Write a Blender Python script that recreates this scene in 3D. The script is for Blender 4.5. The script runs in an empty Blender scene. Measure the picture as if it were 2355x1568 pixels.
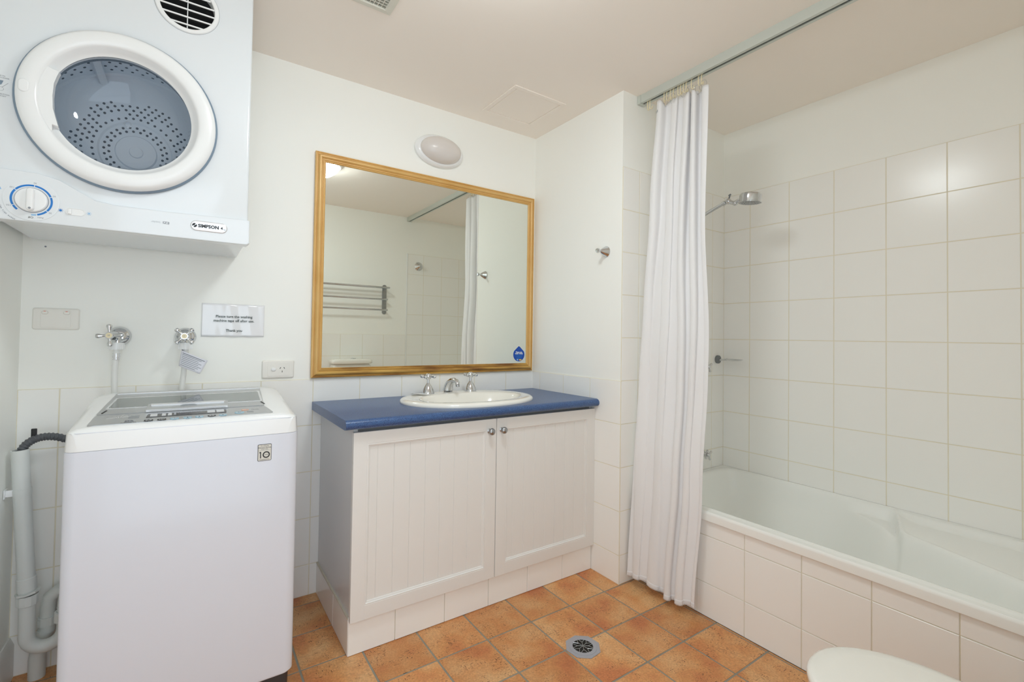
import bpy, bmesh, math, random
from math import sin, cos, pi, radians, sqrt, exp
from mathutils import Matrix, Vector
random.seed(7)
SC = bpy.context.scene
COL = SC.collection

# ------------------------------------------------------------------ camera
cam_d = bpy.data.cameras.new('camera'); cam = bpy.data.objects.new('camera', cam_d); COL.objects.link(cam)
Rt, Up, Fw = Vector((.82576614, -.56381892, .01478217)), Vector((-.02339356, -.00805217, .99969391)), Vector((.56352731, .82585918, .01983894))
m = Matrix((Rt, Up, -Fw)).transposed().to_4x4(); m.translation = (-1.65329, -2.18503, 1.12954)
cam.matrix_world = m
cam_d.sensor_width = 36; cam_d.lens = 36 * 1080.508 / 2355
cam_d.shift_x = (1177.5 - 1173.446) / 2355; cam_d.shift_y = (752.208 - 784) / 2355
cam_d.clip_start = .01
SC.camera = cam

# ------------------------------------------------------------------ world, daylight through the doorway, exposure
W = bpy.data.worlds.new('world'); SC.world = W; W.use_nodes = True
W.node_tree.nodes['Background'].inputs[0].default_value = (.80, .90, 1, 1)
W.node_tree.nodes['Background'].inputs[1].default_value = 1.0
a = bpy.data.lights.new('doorway_daylight', 'AREA'); a.shape = 'RECTANGLE'; a.size = .84; a.size_y = 2.0
a.energy = 4.5; a.color = (.82, .92, 1.0)
ao = bpy.data.objects.new('doorway_daylight', a); COL.objects.link(ao)
ao.location = (-1.60, -2.33, 1.03); ao.rotation_euler = (radians(90), 0, 0)
V = SC.view_settings
V.view_transform = 'Standard'; V.look = 'None'; V.gamma = 1; V.use_curve_mapping = False; V.exposure = 0.45
SC.cycles.use_denoising = True
SC.cycles.diffuse_bounces = 14; SC.cycles.max_bounces = 18; SC.cycles.glossy_bounces = 6
SC.cycles.transparent_max_bounces = 16
SC.cycles.sample_clamp_indirect = 6

# ------------------------------------------------------------------ materials
def lin(c):
    if isinstance(c, str): c = tuple(int(c[i:i + 2], 16) / 255 for i in (1, 3, 5))
    return tuple((x / 12.92 if x <= .04045 else ((x + .055) / 1.055) ** 2.4) for x in c) + (1,)
MATS = {}
def mat(name, c, rough=.5, metal=0., spec=.5, coat=0., bump=0., bscale=20., var=0., vscale=3., emit=0.):
    m = bpy.data.materials.new(name); m.use_nodes = True; nt = m.node_tree; P = nt.nodes['Principled BSDF']
    P.inputs['Base Color'].default_value = lin(c); P.inputs['Roughness'].default_value = rough
    P.inputs['Metallic'].default_value = metal; P.inputs['Specular IOR Level'].default_value = spec
    P.inputs['Coat Weight'].default_value = coat; P.inputs['Coat Roughness'].default_value = .06
    g = nt.nodes.new('ShaderNodeNewGeometry')
    if var:
        n = nt.nodes.new('ShaderNodeTexNoise'); n.inputs['Scale'].default_value = vscale; n.inputs['Detail'].default_value = 4
        nt.links.new(g.outputs['Position'], n.inputs['Vector'])
        r = nt.nodes.new('ShaderNodeMapRange'); r.inputs['To Min'].default_value = 1 - var; r.inputs['To Max'].default_value = 1 + var
        nt.links.new(n.outputs['Fac'], r.inputs['Value'])
        x = nt.nodes.new('ShaderNodeVectorMath'); x.operation = 'SCALE'; x.inputs[0].default_value = lin(c)[:3]
        nt.links.new(r.outputs[0], x.inputs['Scale']); nt.links.new(x.outputs[0], P.inputs['Base Color'])
    if bump:
        n = nt.nodes.new('ShaderNodeTexNoise'); n.inputs['Scale'].default_value = bscale; n.inputs['Detail'].default_value = 3
        nt.links.new(g.outputs['Position'], n.inputs['Vector'])
        b = nt.nodes.new('ShaderNodeBump'); b.inputs['Strength'].default_value = bump; b.inputs['Distance'].default_value = .01
        nt.links.new(n.outputs['Fac'], b.inputs['Height']); nt.links.new(b.outputs[0], P.inputs['Normal'])
    if emit:
        P.inputs['Emission Color'].default_value = lin(c); P.inputs['Emission Strength'].default_value = emit
    MATS[name] = m
    return m
def ramp(nt, src, stops):
    r = nt.nodes.new('ShaderNodeValToRGB'); e = r.color_ramp.elements
    e[0].position, e[0].color = stops[0]; e[1].position, e[1].color = stops[1]
    for p, c in stops[2:]:
        k = e.new(p); k.color = c
    nt.links.new(src, r.inputs[0]); return r
def mixc(nt, fac, A, B, blend='MIX'):
    x = nt.nodes.new('ShaderNodeMix'); x.data_type = 'RGBA'; x.blend_type = blend
    for s, v in ((0, fac), (6, A), (7, B)):
        if isinstance(v, bpy.types.NodeSocket): nt.links.new(v, x.inputs[s])
        else: x.inputs[s].default_value = v
    return x.outputs[2]

paint = mat('wall_paint', '#F7F8F4', .55, spec=.3, bump=.015, bscale=120, var=.012, vscale=2.5)
ceil_m = mat('ceiling_paint', '#F8F1E9', .8, spec=.2)
tile_m = mat('white_glazed_tile', '#F5F5F2', .22, spec=.45, bump=.012, bscale=14)
grout_w = mat('cream_grout', '#E6E0CC', .8, var=.08, vscale=12)
grout_f = mat('grey_floor_grout', '#918D80', .85, var=.25, vscale=14)
edge_m = mat('tile_edge', '#CFC7B6', .6, var=.15, vscale=30)
chrome = mat('chrome', '#D4D6D8', .07, metal=1)
chrome_d = mat('satin_chrome', '#A9ABAD', .28, metal=1)
steel_d = mat('zinc_grey', '#8B8F92', .35, metal=.9)
enamel = mat('appliance_enamel', '#E2E7EB', .14, coat=.4)
washer_m = mat('washer_enamel', '#DADEE8', .22, coat=.2)
plastic_w = mat('white_plastic', '#EEF0F1', .22, coat=.1)
plastic_s = mat('switch_plastic', '#EEECE6', .3)
plastic_c = mat('cream_plastic', '#EFE3C0', .4)
gasket = mat('blue_grey_gasket', '#7C8FA1', .4)
black = mat('black_print', '#17181A', .5)
dark = mat('dark_recess', '#08090A', .8)
grey_p = mat('grey_print', '#8A9098', .5)
blue_p = mat('blue_print', '#1B78C8', .35)
blue_l = mat('light_blue_print', '#8DBCE2', .4)
red_p = mat('red_print', '#E88A83', .5)
silver = mat('silver_panel', '#B9BBBC', .28, metal=.55)
silver_l = mat('bright_silver', '#DFE0E2', .25, metal=.5)
drum_m = mat('drum_steel', '#E9EEF3', .3)
drum_d = mat('drum_collar', '#61707E', .35, metal=.2); hole_m = mat('drum_hole', '#4E5A66', .6)
porcelain = mat('porcelain', '#EFEDE6', .08, coat=.5)
tub_m = mat('bath_acrylic', '#F3F5F2', .26, coat=.1)
cab_m = mat('cabinet_paint', '#E8E7E4', .32, spec=.4)
cabside = mat('cabinet_side_laminate', '#D6D7D8', .22)
pvc = mat('grey_pvc', '#DDE1DE', .45, var=.05, vscale=9)
hose_w = mat('hose_white', '#E4E5E3', .4)
hose_d = mat('dark_corrugated_plastic', '#55585C', .45)
paper = mat('paper', '#F1F1F0', .55)
lamin = mat('laminated_paper', '#EDEEF1', .12, coat=.6)
lamp_off = mat('opal_glass', '#DCD6D2', .25)
lamp_on = mat('lit_opal_glass', '#F3FCFF', .3, emit=1.0)
rail_m = mat('grey_aluminium', '#CDD3CD', .35, metal=.25)
skirt = mat('skirting_paint', '#E9E9E6', .4)
fruit_blue = mat('sticker_blue', '#0B4BAF', .4)
yellow_p = mat('yellow_print', '#EBC24C', .5)
base_dk = mat('washer_base_dark', '#3C3B3D', .5)
disp_m = mat('display_black', '#231F1E', .12)
brown_d = mat('drain_dark', '#15110B', .7)
drain_m = mat('drain_grey', '#A9ABB4', .3, metal=.3)
grid_m = mat('grille_cream', '#DAD9CE', .4)

def mk_glass(name, tint, ior=1.45, rough=.0, extra=.0):
    m = bpy.data.materials.new(name); m.use_nodes = True; nt = m.node_tree; nt.nodes.clear()
    o = nt.nodes.new('ShaderNodeOutputMaterial'); t = nt.nodes.new('ShaderNodeBsdfTransparent'); t.inputs[0].default_value = tint
    g = nt.nodes.new('ShaderNodeBsdfGlossy'); g.inputs['Roughness'].default_value = rough
    lw = nt.nodes.new('ShaderNodeLayerWeight'); lw.inputs['Blend'].default_value = .5
    pw = nt.nodes.new('ShaderNodeMath'); pw.operation = 'POWER'; pw.inputs[1].default_value = 5; nt.links.new(lw.outputs['Facing'], pw.inputs[0])
    f = nt.nodes.new('ShaderNodeMath'); f.operation = 'MULTIPLY_ADD'; f.inputs[1].default_value = .9; f.inputs[2].default_value = ((ior - 1) / (ior + 1)) ** 2
    nt.links.new(pw.outputs[0], f.inputs[0])
    ad = nt.nodes.new('ShaderNodeMath'); ad.operation = 'ADD'; ad.inputs[1].default_value = extra; ad.use_clamp = True
    x = nt.nodes.new('ShaderNodeMixShader')
    nt.links.new(f.outputs[0], ad.inputs[0]); nt.links.new(ad.outputs[0], x.inputs[0])
    nt.links.new(t.outputs[0], x.inputs[1]); nt.links.new(g.outputs[0], x.inputs[2]); nt.links.new(x.outputs[0], o.inputs[0])
    return m
glass = mk_glass('dryer_door_glass', (.95, .97, .99, 1), 1.5)
lidglass = mk_glass('washer_lid_glass', (.62, .68, .68, 1), 1.6, .02, .12)
clear = mk_glass('clear_plastic', (.93, .94, .95, 1), 1.45, .05, .03)
mirror_m = mat('mirror_silvering', '#E9ECE5', .0, metal=1)

def mk_terracotta():
    m = bpy.data.materials.new('terracotta'); m.use_nodes = True; nt = m.node_tree; P = nt.nodes['Principled BSDF']
    g = nt.nodes.new('ShaderNodeNewGeometry'); oi = nt.nodes.new('ShaderNodeObjectInfo')
    k = nt.nodes.new('ShaderNodeVectorMath'); k.operation = 'MULTIPLY_ADD'; k.inputs[1].default_value = (37, 23, 11)
    cmb = nt.nodes.new('ShaderNodeCombineXYZ')
    for i in range(3): nt.links.new(oi.outputs['Random'], cmb.inputs[i])
    nt.links.new(cmb.outputs[0], k.inputs[0]); nt.links.new(g.outputs['Position'], k.inputs[2])
    vec = k.outputs[0]
    def noise(sc, det=3, vv=None):
        n = nt.nodes.new('ShaderNodeTexNoise'); n.inputs['Scale'].default_value = sc; n.inputs['Detail'].default_value = det
        nt.links.new(vv or vec, n.inputs['Vector']); return n.outputs['Fac']
    c1 = ramp(nt, noise(7, 3), [(.30, lin('#C47A4C')), (.48, lin('#D3965F')), (.68, lin('#DCAE7C'))]).outputs[0]
    fine = ramp(nt, noise(160, 2), [(.30, (.80, .78, .76, 1)), (.72, (1.08, 1.08, 1.08, 1))]).outputs[0]
    c2 = mixc(nt, 1.0, c1, fine, 'MULTIPLY')
    rnd = ramp(nt, oi.outputs['Random'], [(0, (.90, .86, .82, 1)), (1, (1.08, 1.08, 1.06, 1))]).outputs[0]
    c3 = mixc(nt, 1.0, c2, rnd, 'MULTIPLY')
    # pits and scratches in the glaze
    mp = nt.nodes.new('ShaderNodeMapping'); mp.inputs['Scale'].default_value = (60, 330, 1); mp.inputs['Rotation'].default_value = (0, 0, .6)
    nt.links.new(vec, mp.inputs[0])
    mp2 = nt.nodes.new('ShaderNodeMapping'); mp2.inputs['Scale'].default_value = (330, 60, 1); mp2.inputs['Rotation'].default_value = (0, 0, .6)
    nt.links.new(vec, mp2.inputs[0])
    zone = ramp(nt, noise(16, 2), [(.47, (0, 0, 0, 1)), (.55, (1, 1, 1, 1))]).outputs[0]
    s1 = ramp(nt, noise(1, 1, mp.outputs[0]), [(.675, (0, 0, 0, 1)), (.71, (1, 1, 1, 1))]).outputs[0]
    s2 = ramp(nt, noise(1, 1, mp2.outputs[0]), [(.680, (0, 0, 0, 1)), (.715, (1, 1, 1, 1))]).outputs[0]
    s3 = ramp(nt, noise(230, 1), [(.69, (0, 0, 0, 1)), (.72, (1, 1, 1, 1))]).outputs[0]
    al = mixc(nt, 1.0, mixc(nt, 1.0, s1, s2, 'ADD'), s3, 'ADD')
    msk = mixc(nt, 1.0, al, zone, 'MULTIPLY')
    c4 = mixc(nt, msk, c3, lin('#5A3A22'))
    nt.links.new(c4, P.inputs['Base Color'])
    P.inputs['Roughness'].default_value = .38; P.inputs['Specular IOR Level'].default_value = .4
    b = nt.nodes.new('ShaderNodeBump'); b.inputs['Strength'].default_value = .12; b.inputs['Distance'].default_value = .01
    nt.links.new(noise(26, 4), b.inputs['Height']); nt.links.new(b.outputs[0], P.inputs['Normal'])
    return m
terra = mk_terracotta()

def mk_laminate():
    m = mat('blue_laminate', '#33588C', .30, spec=.7); nt = m.node_tree; P = nt.nodes['Principled BSDF']
    g = nt.nodes.new('ShaderNodeNewGeometry'); n = nt.nodes.new('ShaderNodeTexNoise'); n.inputs['Scale'].default_value = 420; n.inputs['Detail'].default_value = 2
    nt.links.new(g.outputs['Position'], n.inputs['Vector'])
    r = ramp(nt, n.outputs['Fac'], [(.36, lin('#1B345F')), (.50, lin('#2F5387')), (.66, lin('#4D70A0'))])
    nt.links.new(r.outputs[0], P.inputs['Base Color']); return m
laminate = mk_laminate()

def mk_gilt(name, worn):
    m = mat(name, '#C99F58', .38, metal=.1, spec=.5); nt = m.node_tree; P = nt.nodes['Principled BSDF']
    g = nt.nodes.new('ShaderNodeNewGeometry')
    mp = nt.nodes.new('ShaderNodeMapping'); mp.inputs['Scale'].default_value = (5, 30, 30) if worn else (6, 6, 6)
    nt.links.new(g.outputs['Position'], mp.inputs[0])
    n = nt.nodes.new('ShaderNodeTexNoise'); n.inputs['Scale'].default_value = 1; n.inputs['Detail'].default_value = 6
    nt.links.new(mp.outputs[0], n.inputs['Vector'])
    st = [(.30, lin('#85592A')), (.45, lin('#B58842')), (.60, lin('#D0A658'))] if worn else [(.25, lin('#CF9F58')), (.50, lin('#DAB06C')), (.75, lin('#DFB878'))]
    r = ramp(nt, n.outputs['Fac'], st); nt.links.new(r.outputs[0], P.inputs['Base Color']); return m
gilt = mk_gilt('gilt_frame', False); gilt_w = mk_gilt('worn_gilt_frame', True)

def mk_cloth():
    m = bpy.data.materials.new('curtain_cloth'); m.use_nodes = True; nt = m.node_tree; P = nt.nodes['Principled BSDF']
    P.inputs['Base Color'].default_value = lin('#FAFAFB'); P.inputs['Roughness'].default_value = .55
    P.inputs['Sheen Weight'].default_value = .2
    g = nt.nodes.new('ShaderNodeNewGeometry'); n = nt.nodes.new('ShaderNodeTexNoise'); n.inputs['Scale'].default_value = 14; n.inputs['Detail'].default_value = 5
    mp = nt.nodes.new('ShaderNodeMapping'); mp.inputs['Scale'].default_value = (1.6, 1.6, .7)
    nt.links.new(g.outputs['Position'], mp.inputs[0]); nt.links.new(mp.outputs[0], n.inputs['Vector'])
    b = nt.nodes.new('ShaderNodeBump'); b.inputs['Strength'].default_value = .22; b.inputs['Distance'].default_value = .012
    nt.links.new(n.outputs['Fac'], b.inputs['Height']); nt.links.new(b.outputs[0], P.inputs['Normal'])
    t = nt.nodes.new('ShaderNodeBsdfTranslucent'); t.inputs[0].default_value = lin('#F0F0F2')
    x = nt.nodes.new('ShaderNodeMixShader'); x.inputs[0].default_value = .22; o = nt.nodes['Material Output']
    nt.links.new(P.outputs[0], x.inputs[1]); nt.links.new(t.outputs[0], x.inputs[2]); nt.links.new(x.outputs[0], o.inputs[0])
    return m
cloth = mk_cloth()

# ------------------------------------------------------------------ mesh helpers
def frame(o, z, x=None):
    z = Vector(z).normalized()
    x = Vector(x) if x is not None else (Vector((1, 0, 0)) if abs(z.x) < .9 else Vector((0, 0, 1)))
    x = (x - z * x.dot(z)).normalized(); y = z.cross(x)
    m = Matrix((x, y, z)).transposed().to_4x4(); m.translation = Vector(o); return m
class MB:
    def __init__(s): s.v = []; s.f = []
    def add(s, vs, fs, M=None):
        k = len(s.v)
        s.v += [tuple(M @ Vector(p)) if M else tuple(p) for p in vs]; s.f += [tuple(i + k for i in f) for f in fs]; return s
    def box(s, x0, x1, y0, y1, z0, z1, r=0., seg=2, M=None):
        if not r:
            vs = [(x, y, z) for z in (z0, z1) for y in (y0, y1) for x in (x0, x1)]
            return s.add(vs, [(0, 2, 3, 1), (4, 5, 7, 6), (0, 1, 5, 4), (2, 6, 7, 3), (0, 4, 6, 2), (1, 3, 7, 5)], M)
        b = bmesh.new(); bmesh.ops.create_cube(b, size=1)
        for q in b.verts: q.co = Vector(((x0 + x1) / 2 + q.co.x * (x1 - x0), (y0 + y1) / 2 + q.co.y * (y1 - y0), (z0 + z1) / 2 + q.co.z * (z1 - z0)))
        bmesh.ops.bevel(b, geom=b.edges[:], offset=r, segments=seg, affect='EDGES', profile=.5)
        return s.bm(b, M)
    def bm(s, b, M=None):
        b.verts.index_update(); s.add([q.co[:] for q in b.verts], [[q.index for q in f.verts] for f in b.faces], M); b.free(); return s
    def lathe(s, prof, M=None, n=32, close=False, a0=0., a1=2 * pi, cap=False):
        full = abs(a1 - a0 - 2 * pi) < 1e-6; c = n if full else n + 1; vs = []; fs = []; L = len(prof)
        for i in range(c):
            a = a0 + (a1 - a0) * i / n
            vs += [(r * cos(a), r * sin(a), z) for r, z in prof]
        for i in range(n):
            j = (i + 1) % c
            for k in range(L if close else L - 1):
                k2 = (k + 1) % L
                fs.append((i * L + k, j * L + k, j * L + k2, i * L + k2))
        if cap and full:
            if prof[0][0] > 1e-6: fs.append(tuple(i * L for i in reversed(range(c))))
            if prof[-1][0] > 1e-6: fs.append(tuple(i * L + L - 1 for i in range(c)))
        return s.add(vs, fs, M)
    def tube(s, pts, r, n=12, cap=True, closed=False):
        pts = [Vector(p) for p in pts]; N = len(pts); rs = r if isinstance(r, (list, tuple)) else [r] * N
        vs = []; fs = []; up = None
        for i, p in enumerate(pts):
            a = pts[(i - 1) % N] if (closed or i) else p; b = pts[(i + 1) % N] if (closed or i < N - 1) else p
            t = (b - a).normalized()
            if up is None: up = Vector((0, 0, 1)) if abs(t.z) < .9 else Vector((1, 0, 0))
            u = (up - t * up.dot(t)).normalized(); w = t.cross(u); up = u
            vs += [p + (u * cos(2 * pi * k / n) + w * sin(2 * pi * k / n)) * rs[i] for k in range(n)]
        for i in range(N if closed else N - 1):
            j = (i + 1) % N
            for k in range(n): fs.append((i * n + k, i * n + (k + 1) % n, j * n + (k + 1) % n, j * n + k))
        if cap and not closed: fs += [tuple(reversed(range(n))), tuple((N - 1) * n + k for k in range(n))]
        return s.add(vs, fs)
    def loft(s, loops, cap0=True, cap1=True, M=None):
        n = len(loops[0]); vs = [p for l in loops for p in l]; fs = []
        for i in range(len(loops) - 1):
            for k in range(n): fs.append((i * n + k, i * n + (k + 1) % n, (i + 1) * n + (k + 1) % n, (i + 1) * n + k))
        if cap0: fs.append(tuple(reversed(range(n))))
        if cap1: fs.append(tuple((len(loops) - 1) * n + k for k in range(n)))
        return s.add(vs, fs, M)
    def prism(s, poly, h0, h1, M=None):
        return s.loft([[(x, y, h0) for x, y in poly], [(x, y, h1) for x, y in poly]], M=M)
    def grid(s, fn, nu, nv, M=None):
        vs = [fn(i / nu, j / nv) for j in range(nv + 1) for i in range(nu + 1)]
        return s.add(vs, [(j * (nu + 1) + i, j * (nu + 1) + i + 1, (j + 1) * (nu + 1) + i + 1, (j + 1) * (nu + 1) + i) for j in range(nv) for i in range(nu)], M)
    def sphere(s, c, r, n=16, sc=(1, 1, 1)):
        pr = [(r * sin(pi * i / (n // 2)), -r * cos(pi * i / (n // 2))) for i in range(n // 2 + 1)]
        pr[0] = (1e-7, -r); pr[-1] = (1e-7, r)
        return s.lathe(pr, Matrix.Translation(c) @ Matrix.Diagonal((*sc, 1)), n)
    def build(s, name, mt, parent=None, smooth=True, ang=38, kind=None, label=None, local=False):
        me = bpy.data.meshes.new(name); me.from_pydata(s.v, [], s.f); me.validate()
        b = bmesh.new(); b.from_mesh(me); bmesh.ops.recalc_face_normals(b, faces=b.faces); b.to_mesh(me); b.free()
        if smooth:
            me.polygons.foreach_set('use_smooth', [True] * len(me.polygons)); me.set_sharp_from_angle(angle=radians(ang))
        me.materials.append(mt)
        o = link(bpy.data.objects.new(name, me), parent, kind, label, local)
        if smooth and ang < 60 and len(me.polygons) < 4000:
            w = o.modifiers.new('normals', 'WEIGHTED_NORMAL'); w.keep_sharp = True
        return o
def link(o, parent=None, kind=None, label=None, local=False):
    COL.objects.link(o)
    if parent:
        o.parent = parent
        if not local and parent.type == 'EMPTY' : o.matrix_parent_inverse = Matrix.LocRotScale(parent.location, parent.rotation_euler, None).inverted()
    if kind: o['kind'] = kind
    if label: o['label'] = label
    return o
def thing(name, label, cat, loc=(0, 0, 0), group=None):
    o = bpy.data.objects.new(name, None); COL.objects.link(o); o.location = loc; o.empty_display_size = .05
    return tag(o, label, cat, group)
def tag(o, label, cat, group=None):
    o['label'] = label; o['category'] = cat
    if group: o['group'] = group
    return o
def dup(root, loc, label=None, group=None, rotz=None):
    r = root.copy(); COL.objects.link(r); r.location = loc
    if rotz is not None: r.rotation_euler = (0, 0, rotz)
    if label: r['label'] = label
    if group: r['group'] = group
    for ch in list(root.children):
        c = ch.copy(); COL.objects.link(c); c.parent = r
        for g in list(ch.children):
            d = g.copy(); COL.objects.link(d); d.parent = c
    return r
def ell(cx, cy, a, b, n=48, p=2., rot=0.):
    out = []
    for i in range(n):
        t = 2 * pi * i / n; c, s_ = cos(t), sin(t)
        x = a * math.copysign(abs(c) ** (2 / p), c); y = b * math.copysign(abs(s_) ** (2 / p), s_)
        out.append((cx + x * cos(rot) - y * sin(rot), cy + x * sin(rot) + y * cos(rot)))
    return out
def rrect(x0, x1, y0, y1, r, n=5):
    out = []
    for cx, cy, a in ((x1 - r, y1 - r, 0), (x0 + r, y1 - r, pi / 2), (x0 + r, y0 + r, pi), (x1 - r, y0 + r, 1.5 * pi)):
        out += [(cx + r * cos(a + pi / 2 * i / n), cy + r * sin(a + pi / 2 * i / n)) for i in range(n + 1)]
    return out
def text(s, size, M, mt, parent, name='lettering', align='CENTER', bold=0., ext=.00015, space=1.0, sx=1.0, label=None):
    cu = bpy.data.curves.new('t', 'FONT'); cu.body = s; cu.size = size; cu.align_x = align; cu.align_y = 'CENTER'
    cu.offset = bold; cu.extrude = ext; cu.space_character = space; cu.resolution_u = 2
    o = bpy.data.objects.new('t', cu); COL.objects.link(o)
    dg = bpy.context.evaluated_depsgraph_get(); me = bpy.data.meshes.new_from_object(o.evaluated_get(dg))
    bpy.data.objects.remove(o); bpy.data.curves.remove(cu)
    me.transform(M @ Matrix.Diagonal((sx, 1, 1, 1))); me.materials.clear(); me.materials.append(mt)
    return link(bpy.data.objects.new(name, me), parent, None, label)

# ------------------------------------------------------------------ room shell
XL, XR, YE, YF, H = -2.114, .83, -.675, -2.24, 2.29      # left wall, right wall, bath end wall, wall with the doorway, ceiling
R0 = [.131 + .2 * k for k in range(-1, 10)]               # horizontal tile joints
def shell(name, *boxes, m=paint):
    b = MB()
    for q in boxes: b.box(*q)
    return b.build(name, m, kind='structure', smooth=False)
floor = shell('floor', (XL - .1, XR + .1, YF - .35, .1, -.1, -.0012), m=grout_f)
ceiling = shell('ceiling', (XL - .1, XR + .1, YF - .1, .1, H, H + .08), m=ceil_m)
wall_back = shell('wall_back', (XL - .1, .1, 0, .1, -.1, H))
wall_return = shell('wall_return', (0, .1, YE, 0, -.1, H))
wall_end = shell('wall_end', (.1, XR, YE, YE + .1, -.1, H))
wall_right = shell('wall_right', (XR, XR + .1, YF - .1, YE + .1, -.1, H))
wall_left = shell('wall_left', (XL - .1, XL, YF - .1, 0, -.1, H))
DX0, DX1, DZ = -2.03, -1.17, 2.05
wall_front = shell('wall_front', (XL, DX0, YF - .1, YF, -.1, H), (DX1, XR, YF - .1, YF, -.1, H), (DX0, DX1, YF - .1, YF, DZ, H))
d1 = MB().box(DX0 - .02, DX0 + .012, YF - .11, YF + .006, 0, DZ, .003).box(DX1 - .012, DX1 + .02, YF - .11, YF + .006, 0, DZ, .003).box(DX0 - .02, DX1 + .02, YF - .11, YF + .006, DZ - .012, DZ + .02, .003)
d1.build('door_1', skirt, kind='structure')
bb = MB().prism([(XL, 0), (XL + .014, 0), (XL + .014, .105), (XL + .004, .13), (XL, .13)], 0, 1.9, Matrix(((1, 0, 0, 0), (0, 0, -1, -.006), (0, 1, 0, 0), (0, 0, 0, 1))))
bb.build('baseboard_left', skirt, kind='structure')

TC = {}
def tile(parent, mt, ax, sg, u0, u1, v0, v1, plane, th, name='wall_tile', gap=.0026, ch=.0012):
    if name == 'floor_tile': gap, ch = .0066, .0006
    """one glazed tile standing `th` proud of `plane`; ax = normal axis, sg = normal direction"""
    w, h = u1 - u0 - gap, v1 - v0 - gap
    if w < .004 or h < .004: return
    key = (ax, sg, round(w, 4), round(h, 4), th, mt.name)
    if key not in TC:
        def P(u, v, d): return {'x': (sg * d, u, v), 'y': (u, sg * d, v), 'z': (u, v, sg * d)}[ax]
        vs = []
        for d, i in ((-.002, 0), (th - ch, 0), (th, ch)):
            vs += [P(a * (w / 2 - i), b * (h / 2 - i), d) for a, b in ((-1, -1), (1, -1), (1, 1), (-1, 1))]
        fs = [(8, 9, 10, 11)] + [(k * 4 + i, k * 4 + (i + 1) % 4, k * 4 + 4 + (i + 1) % 4, k * 4 + 4 + i) for k in (0, 1) for i in range(4)]
        me = bpy.data.meshes.new(name); me.from_pydata(vs, [], fs)
        b = bmesh.new(); b.from_mesh(me); bmesh.ops.recalc_face_normals(b, faces=b.faces)
        nrm = Vector(P(0, 0, 1)); top = max(b.faces, key=lambda f: f.calc_center_median().dot(nrm))
        if top.normal.dot(nrm) < 0: bmesh.ops.reverse_faces(b, faces=b.faces)
        b.to_mesh(me); b.free(); me.materials.append(mt); TC[key] = me
    o = bpy.data.objects.new(name, TC[key]); uc, vc = (u0 + u1) / 2, (v0 + v1) / 2
    o.location = {'x': (plane, uc, vc), 'y': (uc, plane, vc), 'z': (uc, vc, plane)}[ax]
    return link(o, parent)
def cuts(j, a, b):
    q = [a] + sorted(x for x in j if a + .004 < x < b - .004) + [b]; return list(zip(q[:-1], q[1:]))
def tiling(parent, mt, ax, sg, us, vs, plane, th, grout, skip=None, name='wall_tile', bed=.0033):
    u0, u1, v0, v1 = us[0][0], us[-1][1], vs[0][0], vs[-1][1]; lo, hi = sorted((plane, plane + sg * bed))
    q = {'x': (lo, hi, u0, u1, v0, v1), 'y': (u0, u1, lo, hi, v0, v1), 'z': (u0, u1, v0, v1, lo, hi)}[ax]
    if grout: MB().box(*q).build('grout', grout, parent, smooth=False)
    for a, b in us:
        for c, d in vs:
            if skip and skip(a, b, c, d): continue
            tile(parent, mt, ax, sg, a, b, c, d, plane, th, name)
# floor tiles (terracotta, 203 mm pitch)
gx = [-.100 + .2035 * k for k in range(-11, 3)]; gy = [-.683 + .2035 * k for k in range(-9, 5)]
tiling(floor, terra, 'z', 1, cuts(gx, XL, .116), cuts(gy, YF, 0), -.0012, .0012, None, lambda a, b, c, d: a > -1.16 and b < 0 and c > -.49, 'floor_tile')
# mirror wall: four and a bit rows
BX = [-.189 - .2026 * k for k in range(0, 11)]
tiling(wall_back, tile_m, 'y', -1, cuts(BX, XL, 0), cuts(R0, 0, .931), 0, .004, grout_w, lambda a, b, c, d: a > -1.16 and d < .80)
tiling(wall_return, tile_m, 'x', -1, cuts([-.074 - .2015 * k for k in range(4)], YE - .004, 0), cuts(R0, 0, .931), 0, .004, grout_w, lambda a, b, c, d: a > -.50 and d < .80)
tiling(wall_end, tile_m, 'y', -1, cuts([.115, .315, .515, .717], 0, XR), cuts(R0, 0, 1.931), YE, .004, grout_w, lambda a, b, c, d: a > .11 and d < .42)
RY = [-.828 - .1993 * k for k in range(0, 8)]
tiling(wall_right, tile_m, 'x', -1, cuts(RY, YF, YE - .004), cuts(R0, .425, 1.931), XR, .004, grout_w)
tiling(wall_front, tile_m, 'y', 1, cuts([.28, .48, .68], .113, XR - .004), cuts(R0, .425, 1.931), YF, .004, grout_w)
tiling(wall_front, tile_m, 'y', 1, cuts([-.12 - .2 * k for k in range(6)], DX1 + .02, .10), cuts(R0, 0, 1.131), YF, .004, grout_w)
MB().box(.100, .113, YF, YF + .007, .425, 1.934, .002).build('edge_trim', plastic_w, wall_front)

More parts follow.
